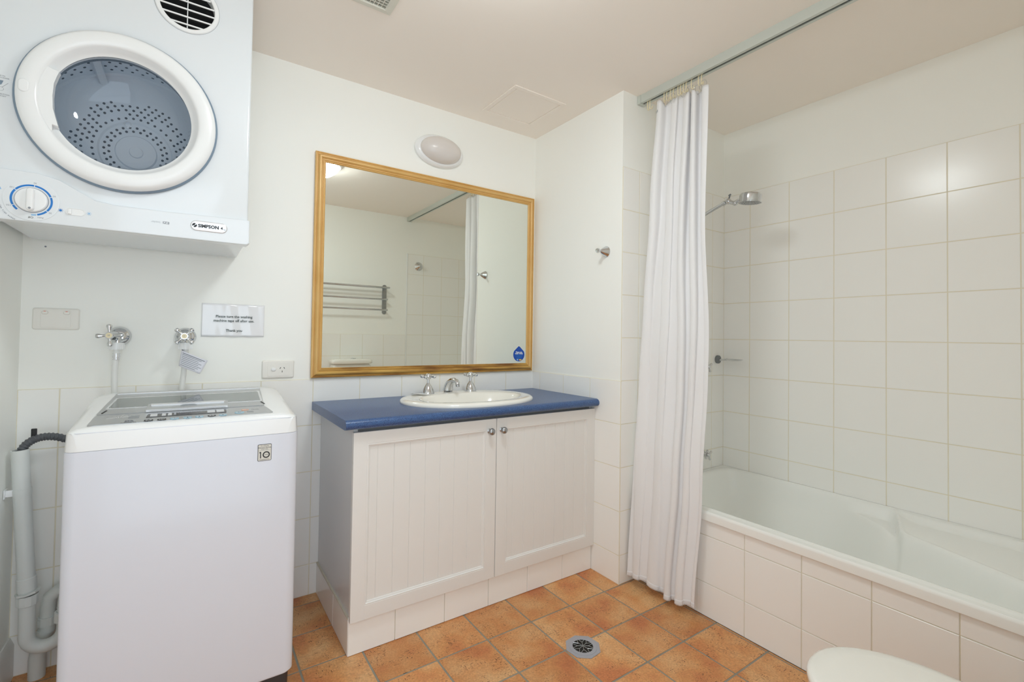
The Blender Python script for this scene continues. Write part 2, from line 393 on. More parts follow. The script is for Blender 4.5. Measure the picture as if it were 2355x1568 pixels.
# ------------------------------------------------------------------ bath and its tiled front
bs = thing('bath_surround', 'low wall of white glazed tiles in front of the bath', 'bath surround', (.12, -1.45, 0))
XA = .113
MB().box(XA + .004, XA + .05, YF + .005, YE - .005, 0, .395).build('hob', grout_w, bs, smooth=False)
AY = [-1.000 - .2022 * k for k in range(7)] + [-.80]
for a_, b_ in cuts(AY, YF + .005, YE - .005):
    for c_, d_ in ((0, .135), (.135, .327), (.327, .392)):
        tile(bs, tile_m, 'x', -1, a_, b_, c_, d_, XA + .005, .005)
tub = thing('bathtub', 'long white bathtub with a moulded arm rest ledge along the tiled wall', 'bathtub', (.47, -1.45, .1))
tx0, tx1, ty0, ty1 = .105, XR - .005, YF + .012, YE - .005
def sst(t): t = max(0., min(1., t)); return t * t * (3 - 2 * t)
def tubz(x, y):
    zone = sst((-1.45 - y) / .11)                                   # where the arm rest shelf begins
    xr = .788 - .205 * zone - .43 * max(0., min(.34, -1.55 - y)); xl = .160; yf = -.735; yn = -2.15
    xd = min(xr + .004, .792 - .205 * sst((-1.22 - y) / .40) - .43 * max(0., min(.34, -1.55 - y)))                          # the deep part narrows gently
    k = 26.
    def inside(r): return -math.log(sum(exp(-k * max(-.4, min(.6, q))) for q in (x - xl, r - x, yf - y, y - yn))) / k + .010
    d, e = inside(xr), inside(xd)
    base = .430 - .026 * zone * sst((.795 - x) / .03) * sst((x - .19) / .10) * sst((y + 2.15) / .05)
    return base - .045 * sst(d / .035) - (base - .130) * (sst(e / .19) ** .7 if e > 0 else 0) + .003 * exp(-(d + .012) ** 2 / .00009)
def tubf(u, v):
    x = tx0 + (tx1 - tx0) * u; y = ty0 + (ty1 - ty0) * v
    return (x, y, tubz(x, y))
b = MB().grid(tubf, 130, 230)
b.build('shell', tub_m, tub, ang=80)
# rolled front lip
lip = MB()
prof = [(0, .4305), (-.004, .4295), (-.0075, .425), (-.009, .418), (-.009, .394), (-.006, .391), (.012, .391)]
lip.loft([[(tx0 + .004 + q, y, z) for q, z in prof] for y in (ty0, ty1)], cap0=False, cap1=False)
vs_ = lip.f; lip.f = [f for f in vs_ if not (f[0] % 7 == 6)]
lip.build('front_lip', tub_m, tub)

# ------------------------------------------------------------------ vanity
van = thing('vanity_cabinet', 'white two-door vanity cabinet with grooved panels on a tiled plinth', 'cabinet', (-.58, -.25, 0))
carc = MB().box(-1.166, -1.150, -.496, -.006, .12, .798).box(-.02, -.006, -.49, -.006, .12, .798).box(-1.15, -.02, -.49, -.006, .12, .136).box(-1.15, -.02, -.02, -.006, .136, .798).box(-1.15, -.02, -.46, -.444, .72, .798)
carc.build('carcass', cabside, van, smooth=False)
MB().box(-1.162, -.006, -.494, -.006, .003, .12).build('plinth', grout_w, van, smooth=False)
for a_, b_ in cuts(BX, -1.172, -.005): tile(van, tile_m, 'y', -1, a_, b_, 0, .136, -.494, .006, 'plinth_tile')
for a_, b_ in ((-.498, -.295), (-.295, -.005)): tile(van, tile_m, 'x', -1, a_, b_, 0, .128, -1.164, .008, 'plinth_tile')
MB().box(-1.173, -1.160, -.496, -.006, .1275, .1325, .001).build('plinth_edge', edge_m, van)
def cab_door(x0, x1, knob_x):
    z0, z1, yb, yf = .121, .784, -.497, -.516
    d = MB(); px0, px1, pz0, pz1 = x0 + .05, x1 - .05, .172, .739
    # frame: four members with a stepped inner moulding
    d.box(x0, px0, yf, yb, z0, z1, .0025).box(px1, x1, yf, yb, z0, z1, .0025).box(px0 - .002, px1 + .002, yf, yb, z0, pz0, .0025).box(px0 - .002, px1 + .002, yf, yb, pz1, z1, .0025)
    o = d.build('door', cab_m, van)
    mo = MB(); lp = []
    for i, yy in ((0, yf + .0015), (.004, yf + .0005), (.006, yf + .006), (.010, yf + .0065), (.012, yf + .0095), (.014, yf + .0095)):
        lp.append([(px0 - .001 + i, yy, pz0 - .001 + i), (px1 + .001 - i, yy, pz0 - .001 + i), (px1 + .001 - i, yy, pz1 + .001 - i), (px0 - .001 + i, yy, pz1 + .001 - i)])
    mo.loft(lp, False, False).build('moulding', cab_m, o, smooth=False)
    a, bq = px0 + .010, px1 - .010; n = 8; first = .030
    ed = [a] + [a + first + k * (bq - a - 2 * first + .022) / (n - 1.0) for k in range(n)]
    ed = [e for e in ed if e < bq - .012] + [bq]
    for u, w in zip(ed[:-1], ed[1:]):
        g = .0016
        poly = [(u, 0), (w, 0), (w, .0055), (w - g, .008), (u + g, .008), (u, .0055)]
        MB().prism(poly, pz0 + .008, pz1 - .008, Matrix(((1, 0, 0, 0), (0, -1, 0, yf + .017), (0, 0, 1, 0), (0, 0, 0, 1)))).build('board', cab_m, o, smooth=False)
    k = MB().lathe([(.009, 0), (.010, .002), (.007, .004), (.0055, .010), (.007, .014), (.0125, .017), (.0145, .021), (.0135, .026), (.009, .030), (1e-6, .031)], frame((knob_x, yf, .735), (0, -1, 0)), 24)
    k.build('knob', chrome_d, o, label='brushed steel door knob')
cab_door(-1.170, -.5765, -.612); cab_door(-.5735, -.004, -.551)

ct = MB()
pr = [(-.004, .833), (-.525, .833), (-.533, .8315), (-.540, .827), (-.545, .8195), (-.545, .811), (-.541, .803), (-.534, .799), (-.525, .798), (-.004, .798)]
ct.loft([[(x, y, z) for y, z in pr] for x in (-1.205, -.0045)])
def carve(o, *cutters):
    """cut real openings through a mesh"""
    for c in cutters:
        k = c.build('cutter', dark, smooth=False); md = o.modifiers.new('cut', 'BOOLEAN'); md.object = k; md.operation = 'DIFFERENCE'; md.solver = 'EXACT'
        me = bpy.data.meshes.new_from_object(o.evaluated_get(bpy.context.evaluated_depsgraph_get()))
        o.modifiers.clear(); me.name = o.name; mt_ = o.data.materials[0]; o.data = me
        me.materials.clear(); me.materials.append(mt_); kd = k.data; bpy.data.objects.remove(k); bpy.data.meshes.remove(kd)
    return o
ct = ct.build('countertop', laminate, ang=50)
carve(ct, MB().prism(ell(-.575, -.282, .262, .172, 48), .75, .90))
tag(ct, 'speckled blue laminate countertop with a rounded front edge', 'countertop')

# basin
bas = thing('basin', 'white oval ceramic basin set into the blue countertop', 'basin', (-.575, -.272, .833))
bx, by, z0 = -.575, -.272, .8325
lp = []
for s_, dz, cy_, yy in ((1.00, .000, 0, 1), (1.005, .006, 0, 1), (.995, .012, 0, 1), (.975, .0165, 0, 1), (.945, .0185, 0, 1), (.90, .019, 0, 1)):
    lp.append([(x, y, z0 + dz) for x, y in ell(bx, by, .318 * s_, .236 * s_, 72, 2.15)])
for s_, dz, sh, b2 in ((.80, .0185, -.030, .158), (.775, .0165, -.030, .150), (.75, .008, -.030, .144), (.68, -.025, -.028, .128), (.55, -.065, -.025, .10), (.35, -.088, -.02, .065), (.10, -.094, -.015, .02), (.06, -.096, -.015, .012)):
    lp.append([(x, y, z0 + dz) for x, y in ell(bx, by + sh, .318 * s_, b2, 72, 2.1)])
MB().loft(lp, False, True).build('bowl', porcelain, bas, ang=60)
MB().lathe([(.021, 0), (.021, .003), (.016, .004), (.012, .001), (1e-6, .001)], Matrix.Translation((bx, by - .015, z0 - .0965)), 24).build('waste', chrome, bas)

def basin_tap(loc, label, rot):
    t = thing('basin_tap', label, 'tap', loc, 'basin taps')
    MB().lathe([(.0265, 0), (.0270, .004), (.0255, .010), (.0215, .020), (.0165, .029), (.0115, .037), (.0085, .041), (.0070, .044), (.0052, .046), (.0052, .064), (.0068, .066), (1e-6, .067)], None, 28).build('base', chrome, t, local=True)
    h = MB().lathe([(1e-6, .060), (.009, .062), (.0125, .068), (.0135, .074), (.0115, .081), (.007, .085), (1e-6, .0865)], None, 20).build('handle', chrome, t, local=True)
    for k in range(4):
        a = rot + k * pi / 2; d = Vector((cos(a), sin(a), 0))
        MB().lathe([(.0045, .008), (.0038, .014), (.0052, .020), (.0072, .025), (.0078, .029), (.006, .033), (1e-6, .035)], frame(d * 0 + Vector((0, 0, .0735)), d), 14).build('lobe', chrome, h, local=True)
    t.scale = (1.14,) * 3
    return t
basin_tap((-.706, -.108, z0 + .017), 'chrome cross-handle basin tap beside the folded paper slip', .75)
basin_tap((-.470, -.100, z0 + .017), 'chrome cross-handle basin tap away from the paper slip', .55)
sp = thing('basin_spout', 'curved chrome spout between the two basin taps', 'tap', (-.588, -.10, z0 + .017))
loops = []
path = [(-.086, .000, .026, .021), (-.088, .014, .0255, .020), (-.093, .032, .0235, .018), (-.106, .050, .020, .0150), (-.128, .062, .016, .012), (-.152, .066, .013, .011), (-.172, .063, .0125, .0115), (-.184, .055, .0115, .011), (-.188, .046, .0115, .0105)]
for i, (yy, zz, w_, h_) in enumerate(path):
    p0 = Vector((0, path[max(0, i - 1)][0], path[max(0, i - 1)][1])); p1 = Vector((0, path[min(8, i + 1)][0], path[min(8, i + 1)][1]))
    t_ = (p1 - p0).normalized(); nn = Vector((1, 0, 0)).cross(t_)
    if i == 0: nn = Vector((0, 1, 0))
    c_ = Vector((-.590, yy, z0 + .016 + zz))
    loops.append([tuple(c_ + Vector((1, 0, 0)) * (w_ * cos(2 * pi * k / 20)) + nn * (h_ * sin(2 * pi * k / 20))) for k in range(20)])
MB().loft(loops).build('spout', chrome, sp, ang=60)
MB().lathe([(.009, 0), (.0095, .010), (.008, .011), (.004, .009), (1e-6, .009)], frame((-.590, -.1885, z0 + .064), (0, -.15, -1)), 20).build('aerator', chrome_d, sp)
ps = MB().grid(lambda u, v: (-.800 + .075 * u + .01 * v, -.145 + .05 * v - .03 * u, z0 + .0205 + .010 * (1 - u) ** 2 * (1 - v) + .004 * u * (1 - u)), 10, 6)
ps.build('tmp', paper); o = bpy.data.objects['tmp']; o.name = 'paper_slip'; sm = o.modifiers.new('s', 'SOLIDIFY'); sm.thickness = .0006
tag(o, 'small folded slip of white paper lying on the basin rim', 'paper')

# ------------------------------------------------------------------ mirror
mir = thing('mirror', 'large rectangular mirror in a gilt wooden frame above the basin', 'mirror', (-.615, -.006, .938))
mx0, mx1, mz0, mz1 = -1.215, -.016, .936, 1.931
prof = [(0, 0), (0, .010), (.002, .0135), (.0055, .0140), (.0075, .0105), (.0095, .0105), (.013, .0165), (.018, .0205), (.023, .0205), (.0275, .0165), (.0290, .0130), (.0310, .0130), (.0325, .0165), (.0355, .0160), (.0372, .0120), (.0390, .0120), (.0405, .0135), (.0430, .0115), (.044, .008), (.044, 0)]
def rail(A, B, n, mt):
    """A, B outer corners; n inward direction in the wall plane"""
    A, B, n = Vector(A), Vector(B), Vector(n); t = (B - A).normalized(); lps = []
    for P, s_ in ((A, 1), (B, -1)):
        lps.append([tuple(P + n * d + t * (s_ * d) + Vector((0, -h - .0045, 0))) for d, h in prof])
    MB().loft(lps).build('frame_rail', mt, mir, ang=25)
c00, c10, c11, c01 = (mx0, 0, mz0), (mx1, 0, mz0), (mx1, 0, mz1), (mx0, 0, mz1)
rail(c00, c10, (0, 0, 1), gilt_w); rail(c10, c11, (-1, 0, 0), gilt); rail(c11, c01, (0, 0, -1), gilt); rail(c01, c00, (1, 0, 0), gilt)
MB().box(mx0 + .035, mx1 - .035, -.0125, -.0045, mz0 + .035, mz1 - .035).build('mirror_glass', mirror_m, mir, smooth=False)
cx_, cz_ = -.109, 1.028; dp = []
for i in range(40):
    t_ = 2 * pi * i / 40; r_ = .0375
    x_, z_ = r_ * sin(t_), -r_ * cos(t_)
    if z_ > .018: f_ = (z_ - .018) / (r_ - .018); z_ = .018 + f_ * .031; 
    dp.append((x_, z_ + 0))
# drop outline: circle below, straight flanks to a point above
dp = [(.0385 * sin(radians(q)), -.0385 * cos(radians(q))) for q in range(-122, 123, 6)] + [(.006, .0440), (0, .0475), (-.006, .0440)]
MW = Matrix(((1, 0, 0, cx_), (0, 0, -1, -.0125), (0, 1, 0, cz_), (0, 0, 0, 1)))
st = MB().prism(dp, 0, .0005, MW).build('sticker', fruit_blue, mir, smooth=False, label='blue water-drop sticker on the glass')
MX = lambda x, z, d: Matrix(((1, 0, 0, x), (0, 0, -1, d), (0, 1, 0, z), (0, 0, 0, 1)))    # upright print on a face that looks towards -y
text('Please use', .0105, MX(cx_, cz_ + .0135, -.0132), paper, st, bold=.0004); text('water wisely', .0105, MX(cx_, cz_ + .0055, -.0132), paper, st, bold=.0004)
for k in range(5): MB().box(cx_ - .026 + .003 * k, cx_ + .026 - .003 * k, -.0134, -.0129, cz_ - .004 - .0046 * k, cz_ - .0024 - .0046 * k).build('print_line', blue_p, st, smooth=False)
MB().prism([(-.009, .005), (.004, .005), (.001, -.006), (-.004, -.001)], 0, .0004, MX(cx_ - .008, cz_ - .030, -.0130)).build('print_mark', blue_l, st, smooth=False)
MB().box(cx_ + .001, cx_ + .018, -.0134, -.0130, cz_ - .033, cz_ - .0265).build('print_mark', yellow_p, st, smooth=False)

# ------------------------------------------------------------------ lamps
wl = thing('wall_light', 'unlit round opal wall light on the wall above the mirror', 'lamp', (-.622, 0, 2.07))
WLM = frame((-.622, 0, 2.066), (0, -1, 0), (1, 0, 0)) @ Matrix.Diagonal((1, .60, 1, 1))
MB().lathe([(.001, 0), (.125, 0), (.135, .006), (.134, .014), (.122, .024), (.112, .027), (.001, .027)], WLM, 64).build('base', plastic_w, wl)
MB().lathe([(.110, .0), (.110, .012), (.104, .026), (.088, .042), (.062, .054), (.032, .061), (1e-6, .063)], WLM @ Matrix.Translation((0, 0, .022)), 64).build('diffuser', lamp_off, wl)
cl = thing('ceiling_light', 'lit round oyster ceiling light seen in the mirror', 'lamp', (-.985, -1.20, H))
MB().lathe([(.001, 0), (.175, 0), (.18, .008), (.172, .022), (.160, .026), (.001, .026)], frame((-.985, -1.20, H), (0, 0, -1)), 48).build('base', plastic_w, cl)
dif = MB().lathe([(.158, .018), (.158, .030), (.146, .052), (.118, .072), (.08, .084), (.04, .089), (1e-6, .090)], frame((-.985, -1.20, H), (0, 0, -1)), 48).build('diffuser', lamp_on, cl)
dif.data.materials[0].node_tree.nodes['Principled BSDF'].inputs['Emission Strength'].default_value = 26

# ceiling hatch and exhaust grille
ah = thing('access_hatch', 'square flush access hatch in the ceiling corner', 'hatch', (-.285, -.27, H))
hx0, hx1, hy0, hy1 = -.440, -.130, -.421, -.115
fr = MB()
for q in ((hx0, hx1, hy0, hy0 + .022), (hx0, hx1, hy1 - .022, hy1), (hx0, hx0 + .022, hy0 + .022, hy1 - .022), (hx1 - .022, hx1, hy0 + .022, hy1 - .022)):
    fr.box(q[0], q[1], q[2], q[3], H - .005, H, .0018)
fr.build('frame', ceil_m, ah)
MB().box(hx0 + .0245, hx1 - .0245, hy0 + .0245, hy1 - .0245, H - .003, H, .001).build('panel', ceil_m, ah)
eg = thing('exhaust_grille', 'square exhaust fan grille with an egg-crate core on the ceiling', 'vent', (-1.23, -.70, H))
ex0, ex1, ey0, ey1 = -1.385, -1.080, -.855, -.545; fw_ = .030
MB().box(ex0 + fw_, ex1 - fw_, ey0 + fw_, ey1 - fw_, H - .003, H - .0005).build('duct', dark, eg, smooth=False)
for A, B in (((ex0, ey0), (ex1, ey0)), ((ex1, ey0), (ex1, ey1)), ((ex1, ey1), (ex0, ey1)), ((ex0, ey1), (ex0, ey0))):
    A, B = Vector((*A, H)), Vector((*B, H)); t_ = (B - A).normalized(); n_ = Vector((-t_.y, t_.x, 0)); lps = []
    for P, s_ in ((A, 1), (B, -1)):
        lps.append([tuple(P + n_ * d + t_ * (s_ * d) + Vector((0, 0, -h))) for d, h in ((0, 0), (0, .004), (.004, .010), (.026, .014), (fw_, .012), (fw_, 0))])
    MB().loft(lps).build('frame_rail', grid_m, eg, smooth=False)
cr = MB(); n_ = 18
for k in range(1, n_):
    x_ = ex0 + fw_ + (ex1 - ex0 - 2 * fw_) * k / n_; y_ = ey0 + fw_ + (ey1 - ey0 - 2 * fw_) * k / n_
    cr.box(x_ - .0011, x_ + .0011, ey0 + fw_, ey1 - fw_, H - .011, H - .003); cr.box(ex0 + fw_, ex1 - fw_, y_ - .0011, y_ + .0011, H - .0112, H - .003)
cr.build('egg_crate', grid_m, eg, smooth=False, kind='stuff')

# ------------------------------------------------------------------ shower curtain on its ceiling track
tr = thing('curtain_track', 'grey aluminium shower curtain track fixed along the ceiling', 'curtain track', (.12, -1.45, H))
tk = MB(); kx0, kx1, kz = .098, .138, 2.252
tk.loft([[(x, y, z) for x, z in ((kx0, H), (kx0, kz), (.112, kz), (.112, kz + .004), (.102, kz + .004), (.102, H - .004), (.134, H - .004), (.134, kz + .004), (.124, kz + .004), (.124, kz), (kx1, kz), (kx1, H))] for y in (YF + .002, YE - .006)])
tk.build('rail', rail_m, tr, smooth=False)
MB().box(.103, .133, YF + .003, YE - .008, kz + .020, kz + .022).build('channel_lining', dark, tr, smooth=False)
for y0_, y1_ in ((YE - .020, YE - .002), (YF + .001, YF + .018)):
    MB().box(kx0 - .003, kx1 + .003, y0_, y1_, kz - .003, H, .0015).build('end_cap', rail_m, tr)
hk = [-.718, -.732, -.812, -.826, -.846, -.862, -.886, -.900, -.914, -.928, -.954, -.988, -1.003]
g0 = None
for i, y in enumerate(hk):
    if g0 is None:
        pts = [(0, 0, .004), (0, 0, -.012), (.0005, 0, -.024)] + [(.0055 - .0055 * cos(t_), 0, -.030 - .0075 * sin(t_)) for t_ in [k * pi / 8 for k in range(0, 9)]] + [(.011, 0, -.024)]
        g0 = MB().tube(pts, .0021, 8).box(-.006, .006, -.004, .004, .0045, .012, .001).build('curtain_glider', plastic_c)
        o = g0
    else:
        o = g0.copy(); COL.objects.link(o)
    o.location = (.118, y, kz); o.rotation_euler = (0, 0, random.uniform(-.8, .8))
    if i < 2: tag(o, 'empty cream plastic curtain glider hanging free at the end of the track', 'curtain hook', 'empty curtain gliders')
    else: tag(o, 'cream plastic curtain glider holding up the white shower curtain', 'curtain hook', 'gliders carrying the curtain')

NF = 4.6
def interp(z, tab):
    if z >= tab[0][0]: return tab[0][1]
    for (a, fa), (b_, fb) in zip(tab[:-1], tab[1:]):
        if z >= b_: t_ = (z - b_) / (a - b_); t_ = t_ * t_ * (3 - 2 * t_); return fb + (fa - fb) * t_
    return tab[-1][1]
LEFT = [(2.24, -.775), (1.75, -.742), (1.29, -.710), (.9, -.698), (.05, -.694)]
RIGHT = [(2.24, -1.034), (1.64, -1.034), (1.1, -1.064), (.5, -1.052), (.03, -1.030)]
CXT = [(2.24, .118), (1.6, .112), (.95, .094), (.55, .077), (.03, .060)]
AMP = [(2.24, .024), (1.75, .022), (1.2, .017), (.6, .015), (.03, .015)]
def cur(u, v):
    ztop = 2.222 - .030 * u - .011 * (1 - abs(sin(pi * NF * u + .6))) ** 1.5 * 2
    zbot = .040 + .012 * sin(7 * u)
    z = ztop + (zbot - ztop) * v
    uu = u + .035 * sin(7.3 * u + .8) + .018 * sin(15 * u + 2.5 * v)          # uneven pleats
    ph = 2 * pi * NF * uu + .45 * sin(3.2 * v + 4 * u) * v
    A = interp(z, AMP) * (.75 + .35 * sin(9 * u + 1.0 + 1.5 * v))
    w = sin(ph) + .22 * sin(2 * ph + 1.2 + 2 * v)
    x = interp(z, CXT) + A * w + .0035 * sin(31 * u + 5 * v) * v + .003 * sin(13 * u - 11 * v)
    y = interp(z, LEFT) + (interp(z, RIGHT) - interp(z, LEFT)) * u + .010 * (1 - .4 * v) * sin(2 * ph + .6) + .003 * sin(17 * u + 9 * v)
    x -= .030 * (1 - u) ** 2 * v * v; y = min(y, -.686)
    if z < .62: x = min(x, .1005 - .001 * sin(ph))
    return (x, y, z)
sc_ = thing('shower_curtain', 'white fabric shower curtain drawn together in long folds', 'curtain', (.09, -.86, .03))
def solid(o, t):
    s_ = o.modifiers.new('thickness', 'SOLIDIFY'); s_.thickness = t; s_.offset = 0; return o
solid(MB().grid(cur, 200, 150).build('cloth', cloth, sc_, ang=180), .0012)
def hem(u, v):
    x, y, z = cur(u, 1 - .008 * (1 - v)); x2, y2, _ = cur(min(1, u + .004), 1); x1, y1, _ = cur(max(0, u - .004), 1)
    n = Vector((y2 - y1, -(x2 - x1), 0)); n = n.normalized() if n.length > 1e-6 else Vector((1, 0, 0))
    k = .0016 * sin(u * 900) * v
    return (min(.1015, x + n.x * k), y + n.y * k, z - .004 * v + .0012 * cos(u * 900) * v)
solid(MB().grid(hem, 420, 4).build('hem', cloth, sc_, ang=180), .0022)
# pen marks near the top of the first fold
for dz in (0, .010, .019):
    x_, y_, z_ = cur(.075 + dz * 1.4, .022)
    MB().box(x_ - .0018, x_ + .0004, y_ - .0012, y_ + .0012, z_ - .006, z_ + .005).build('pen_mark', grey_p, sc_, smooth=False)
r0 = None
for u in (.05, .20, .36, .52, .68, .82, .95):
    x_, y_, z_ = cur(u, 0)
    if r0 is None:
        r0 = MB().tube([(0, .019 * cos(2 * pi * k / 28), .021 * sin(2 * pi * k / 28)) for k in range(28)], .0016, 8, closed=True).build('curtain_ring', clear); o = r0
    else: o = r0.copy(); COL.objects.link(o)
    o.location = (x_ * .5 + .06, y_, z_ + .010); o.rotation_euler = (0, 0, random.uniform(-.7, .7))
    tag(o, 'clear plastic ring joining curtain top to a glider', 'curtain ring', 'clear rings along the curtain top')

# ------------------------------------------------------------------ shower head, soap dish, bath taps, robe hooks
sh = thing('wall_shower', 'chrome wall shower with a tilted round head over the bath', 'shower', (.45, YE, 1.70))
MB().lathe([(.001, 0), (.030, 0), (.030, .004), (.022, .010), (.012, .014), (.001, .015)], frame((.45, YE - .004, 1.705), (0, -1, 0)), 28).build('wall_flange', chrome, sh)
MB().tube([(.45, YE, 1.705), (.45, -.72, 1.722), (.45, -.80, 1.749), (.45, -.915, 1.786)], .0085, 14).build('arm', chrome, sh)
MB().tube([(.45, -.900, 1.781), (.45, -.912, 1.785)], .0115, 14).sphere((.45, -.928, 1.788), .0145).tube([(.45, -.93, 1.786), (.45, -.958, 1.772)], .0095, 14).sphere((.45, -.962, 1.771), .012).tube([(.45, -.962, 1.771), (.45, -.985, 1.781)], .0105, 14).build('swivel_joint', chrome, sh)
MB().tube([(.45, -.930, 1.795), (.452, -.935, 1.816)], .0035, 8).tube([(.45, -.930, 1.813), (.455, -.938, 1.820)], .0045, 8).build('lever', steel_d, sh)
HM = frame((.452, -1.032, 1.762), (.02, .10, -1))
MB().lathe([(1e-6, -.040), (.030, -.040), (.042, -.037), (.0465, -.028), (.0465, .0), (.050, .002), (.050, .005), (.001, .005)], HM, 40).build('head', chrome, sh)
MB().lathe([(1e-6, .0062), (.045, .0062), (.047, .005)], HM, 40).build('spray_face', chrome_d, sh)
nz = MB()
for r_, n_ in ((.012, 6), (.023, 12), (.034, 18)):
    for k in range(n_): nz.lathe([(.0016, 0), (.0013, .0015), (1e-6, .0016)], HM @ Matrix.Translation((r_ * cos(2 * pi * k / n_), r_ * sin(2 * pi * k / n_), .0062)), 6)
nz.build('nozzles', steel_d, sh, kind='stuff')

sd = thing('soap_dish', 'small oval soap dish on a grey wall bracket by the bath', 'soap dish', (.767, YE, 1.02))
MB().lathe([(.001, 0), (.022, 0), (.023, .004), (.022, .012), (.016, .014), (.001, .014)], frame((.765, YE - .004, 1.020), (0, -1, 0)), 28).build('wall_mount', steel_d, sd)
MB().tube([(.765, YE - .014, 1.018), (.768, -.715, 1.020), (.770, -.735, 1.022)], .006, 12).build('bracket', chrome, sd)
MB().loft([[(x, y, z) for x, y in ell(.770, -.775, .030 * s_, .048 * s_, 28)] for s_, z in ((.35, 1.016), (.8, 1.018), (1, 1.024), (.96, 1.025), (.75, 1.021), (.2, 1.020))]).build('dish', chrome, sd)
def cross_tap(loc, label, cat='tap', group=None):
    t = thing('bath_tap', label, cat, loc, group)
    MB().lathe([(.027, 0), (.027, .003), (.018, .010), (.012, .024), (.009, .034), (.001, .034)], frame((0, 0, 0), (0, -1, 0)), 24).build('base', chrome, t, local=True)
    h = MB().sphere((0, -.042, 0), .011).build('handle', chrome, t, local=True)
    for k in range(4):
        a_ = .5 + k * pi / 2; d = Vector((cos(a_), 0, sin(a_)))
        MB().lathe([(.004, .006), (.004, .014), (.0072, .025), (.006, .030), (1e-6, .032)], frame((0, -.042, 0), d), 12).build('lobe', chrome, h, local=True)
    return t
cross_tap((.622, YE - .004, .985), 'chrome shower tap half hidden behind the curtain below the soap dish')
cross_tap((.625, YE - .004, .520), 'chrome bath tap half hidden behind the curtain just above the bath rim')

def robe_hook(loc, rz, label, k=1.):
    t = thing('robe_hook', label, 'hook', loc, 'robe hooks'); t.rotation_euler = (0, 0, rz)
    F = frame((0, 0, 0), (0, -1, 0)) @ Matrix.Diagonal((k, k, 1, 1))
    MB().lathe([(.001, 0), (.0265, 0), (.0270, .003), (.025, .006), (.019, .018), (.012, .030), (.0065, .037), (.0050, .041), (1e-6, .041)], F, 32).build('cone', chrome, t, local=True)
    MB().lathe([(.005, .038), (.0048, .046), (.009, .048), (.0115, .053), (.0118, .058), (.0095, .063), (1e-6, .064)], F, 24).build('knob', chrome, t, local=True)
robe_hook((0, -.575, 1.545), -pi / 2, 'cone-shaped chrome robe hook on the painted wall beside the mirror')
robe_hook((.225, YF + .004, 1.815), pi, 'chrome robe hook on the tiles, seen in the mirror', 1.6)

# towel rail, seen in the mirror
tw = thing('towel_rack', 'chrome three-bar towel rack on the wall, seen in the mirror', 'towel rack', (-.45, YF, 1.46))
def plate(x_):
    MB().prism(rrect(-.020, .020, 1.325, 1.605, .019, 6), 0, .008, Matrix(((1, 0, 0, x_), (0, 0, 1, YF + .0005), (0, 1, 0, 0), (0, 0, 0, 1)))).build('end_plate', chrome_d, tw)
for x_ in (-.120, -.800): plate(x_)
for z_, e_ in ((1.572, .10), (1.462, .075), (1.362, .075)):
    pts = [(-.120, YF + .008, z_)] + [(-.120 + .02 * sin(q) * (1 if e_ > .09 else .4), YF + e_ - .03 + .03 * sin(q), z_) for q in (0, .5, 1.0)] + [(-.135, YF + e_, z_), (-.785, YF + e_, z_), (-.80, YF + e_ - .03, z_), (-.80, YF + .008, z_)]
    MB().tube(pts, .0085, 12).build('bar', chrome, tw)
MB().tube([(-.120, YF + .055, 1.574), (-.800, YF + .055, 1.574)], .0085, 12).build('bar', chrome, tw)

# ------------------------------------------------------------------ toilet
tl = thing('toilet', 'white toilet with a closed rounded lid beside the bath', 'toilet', (-.45, -1.95, 0))
tcx = -.445
def egg(s_, y0, y1, w, n=56, p=2.3):
    cy_ = (y0 + y1) / 2; L = (y1 - y0) / 2 * s_; out = []
    for i in range(n):
        t_ = 2 * pi * i / n; c, q = cos(t_), sin(t_)
        x = w * s_ * math.copysign(abs(c) ** (2 / p), c); y = L * math.copysign(abs(q) ** (2 / p), q)
        k = 1 - .14 * max(0, y / L) ** 2
        out.append((tcx + x * k, cy_ + y))
    return out
MB().loft([[(x, y, z) for x, y in egg(s_, -2.115, -1.676, .170)] for s_, z in ((.97, .388), (1, .392), (1, .402), (.985, .409), (.95, .4125), (.80, .415), (.45, .4165), (.1, .417))]).build('lid', porcelain, tl, ang=60)
MB().loft([[(x, y, z) for x, y in egg(s_, -2.10, -1.680, .168)] for s_, z in ((.96, .368), (1, .372), (1, .384), (.98, .388))]).build('seat', plastic_w, tl, ang=60)
MB().loft([[(tcx + (x - tcx) * k, -2.0 + (y + 2.0) * k2, z) for x, y in egg(1, -2.14, -1.695, .160)] for k, k2, z in ((.62, .62, 0), (.62, .62, .05), (.60, .60, .14), (.75, .74, .24), (.94, .94, .32), (1, 1, .366), (.9, .9, .368))]).build('bowl', porcelain, tl, ang=60)
MB().box(tcx - .165, tcx + .165, YF + .006, -2.085, .40, .865, .025, 4).build('cistern', porcelain, tl)
MB().loft([[(x, y, z) for x, y in rrect(tcx - .18 * s_, tcx + .18 * s_, -2.155 - .080 * s_, -2.155 + .088 * s_, .05 * s_)] for s_, z in ((.97, .866), (1, .870), (1, .888), (.985, .897), (.94, .903), (.8, .907), (.4, .909))]).build('cistern_lid', porcelain, tl, ang=60)
MB().lathe([(.022, 0), (.022, .004), (.019, .006), (1e-6, .006)], Matrix.Translation((tcx + .02, -2.15, .908)), 24).build('flush_button', chrome, tl)

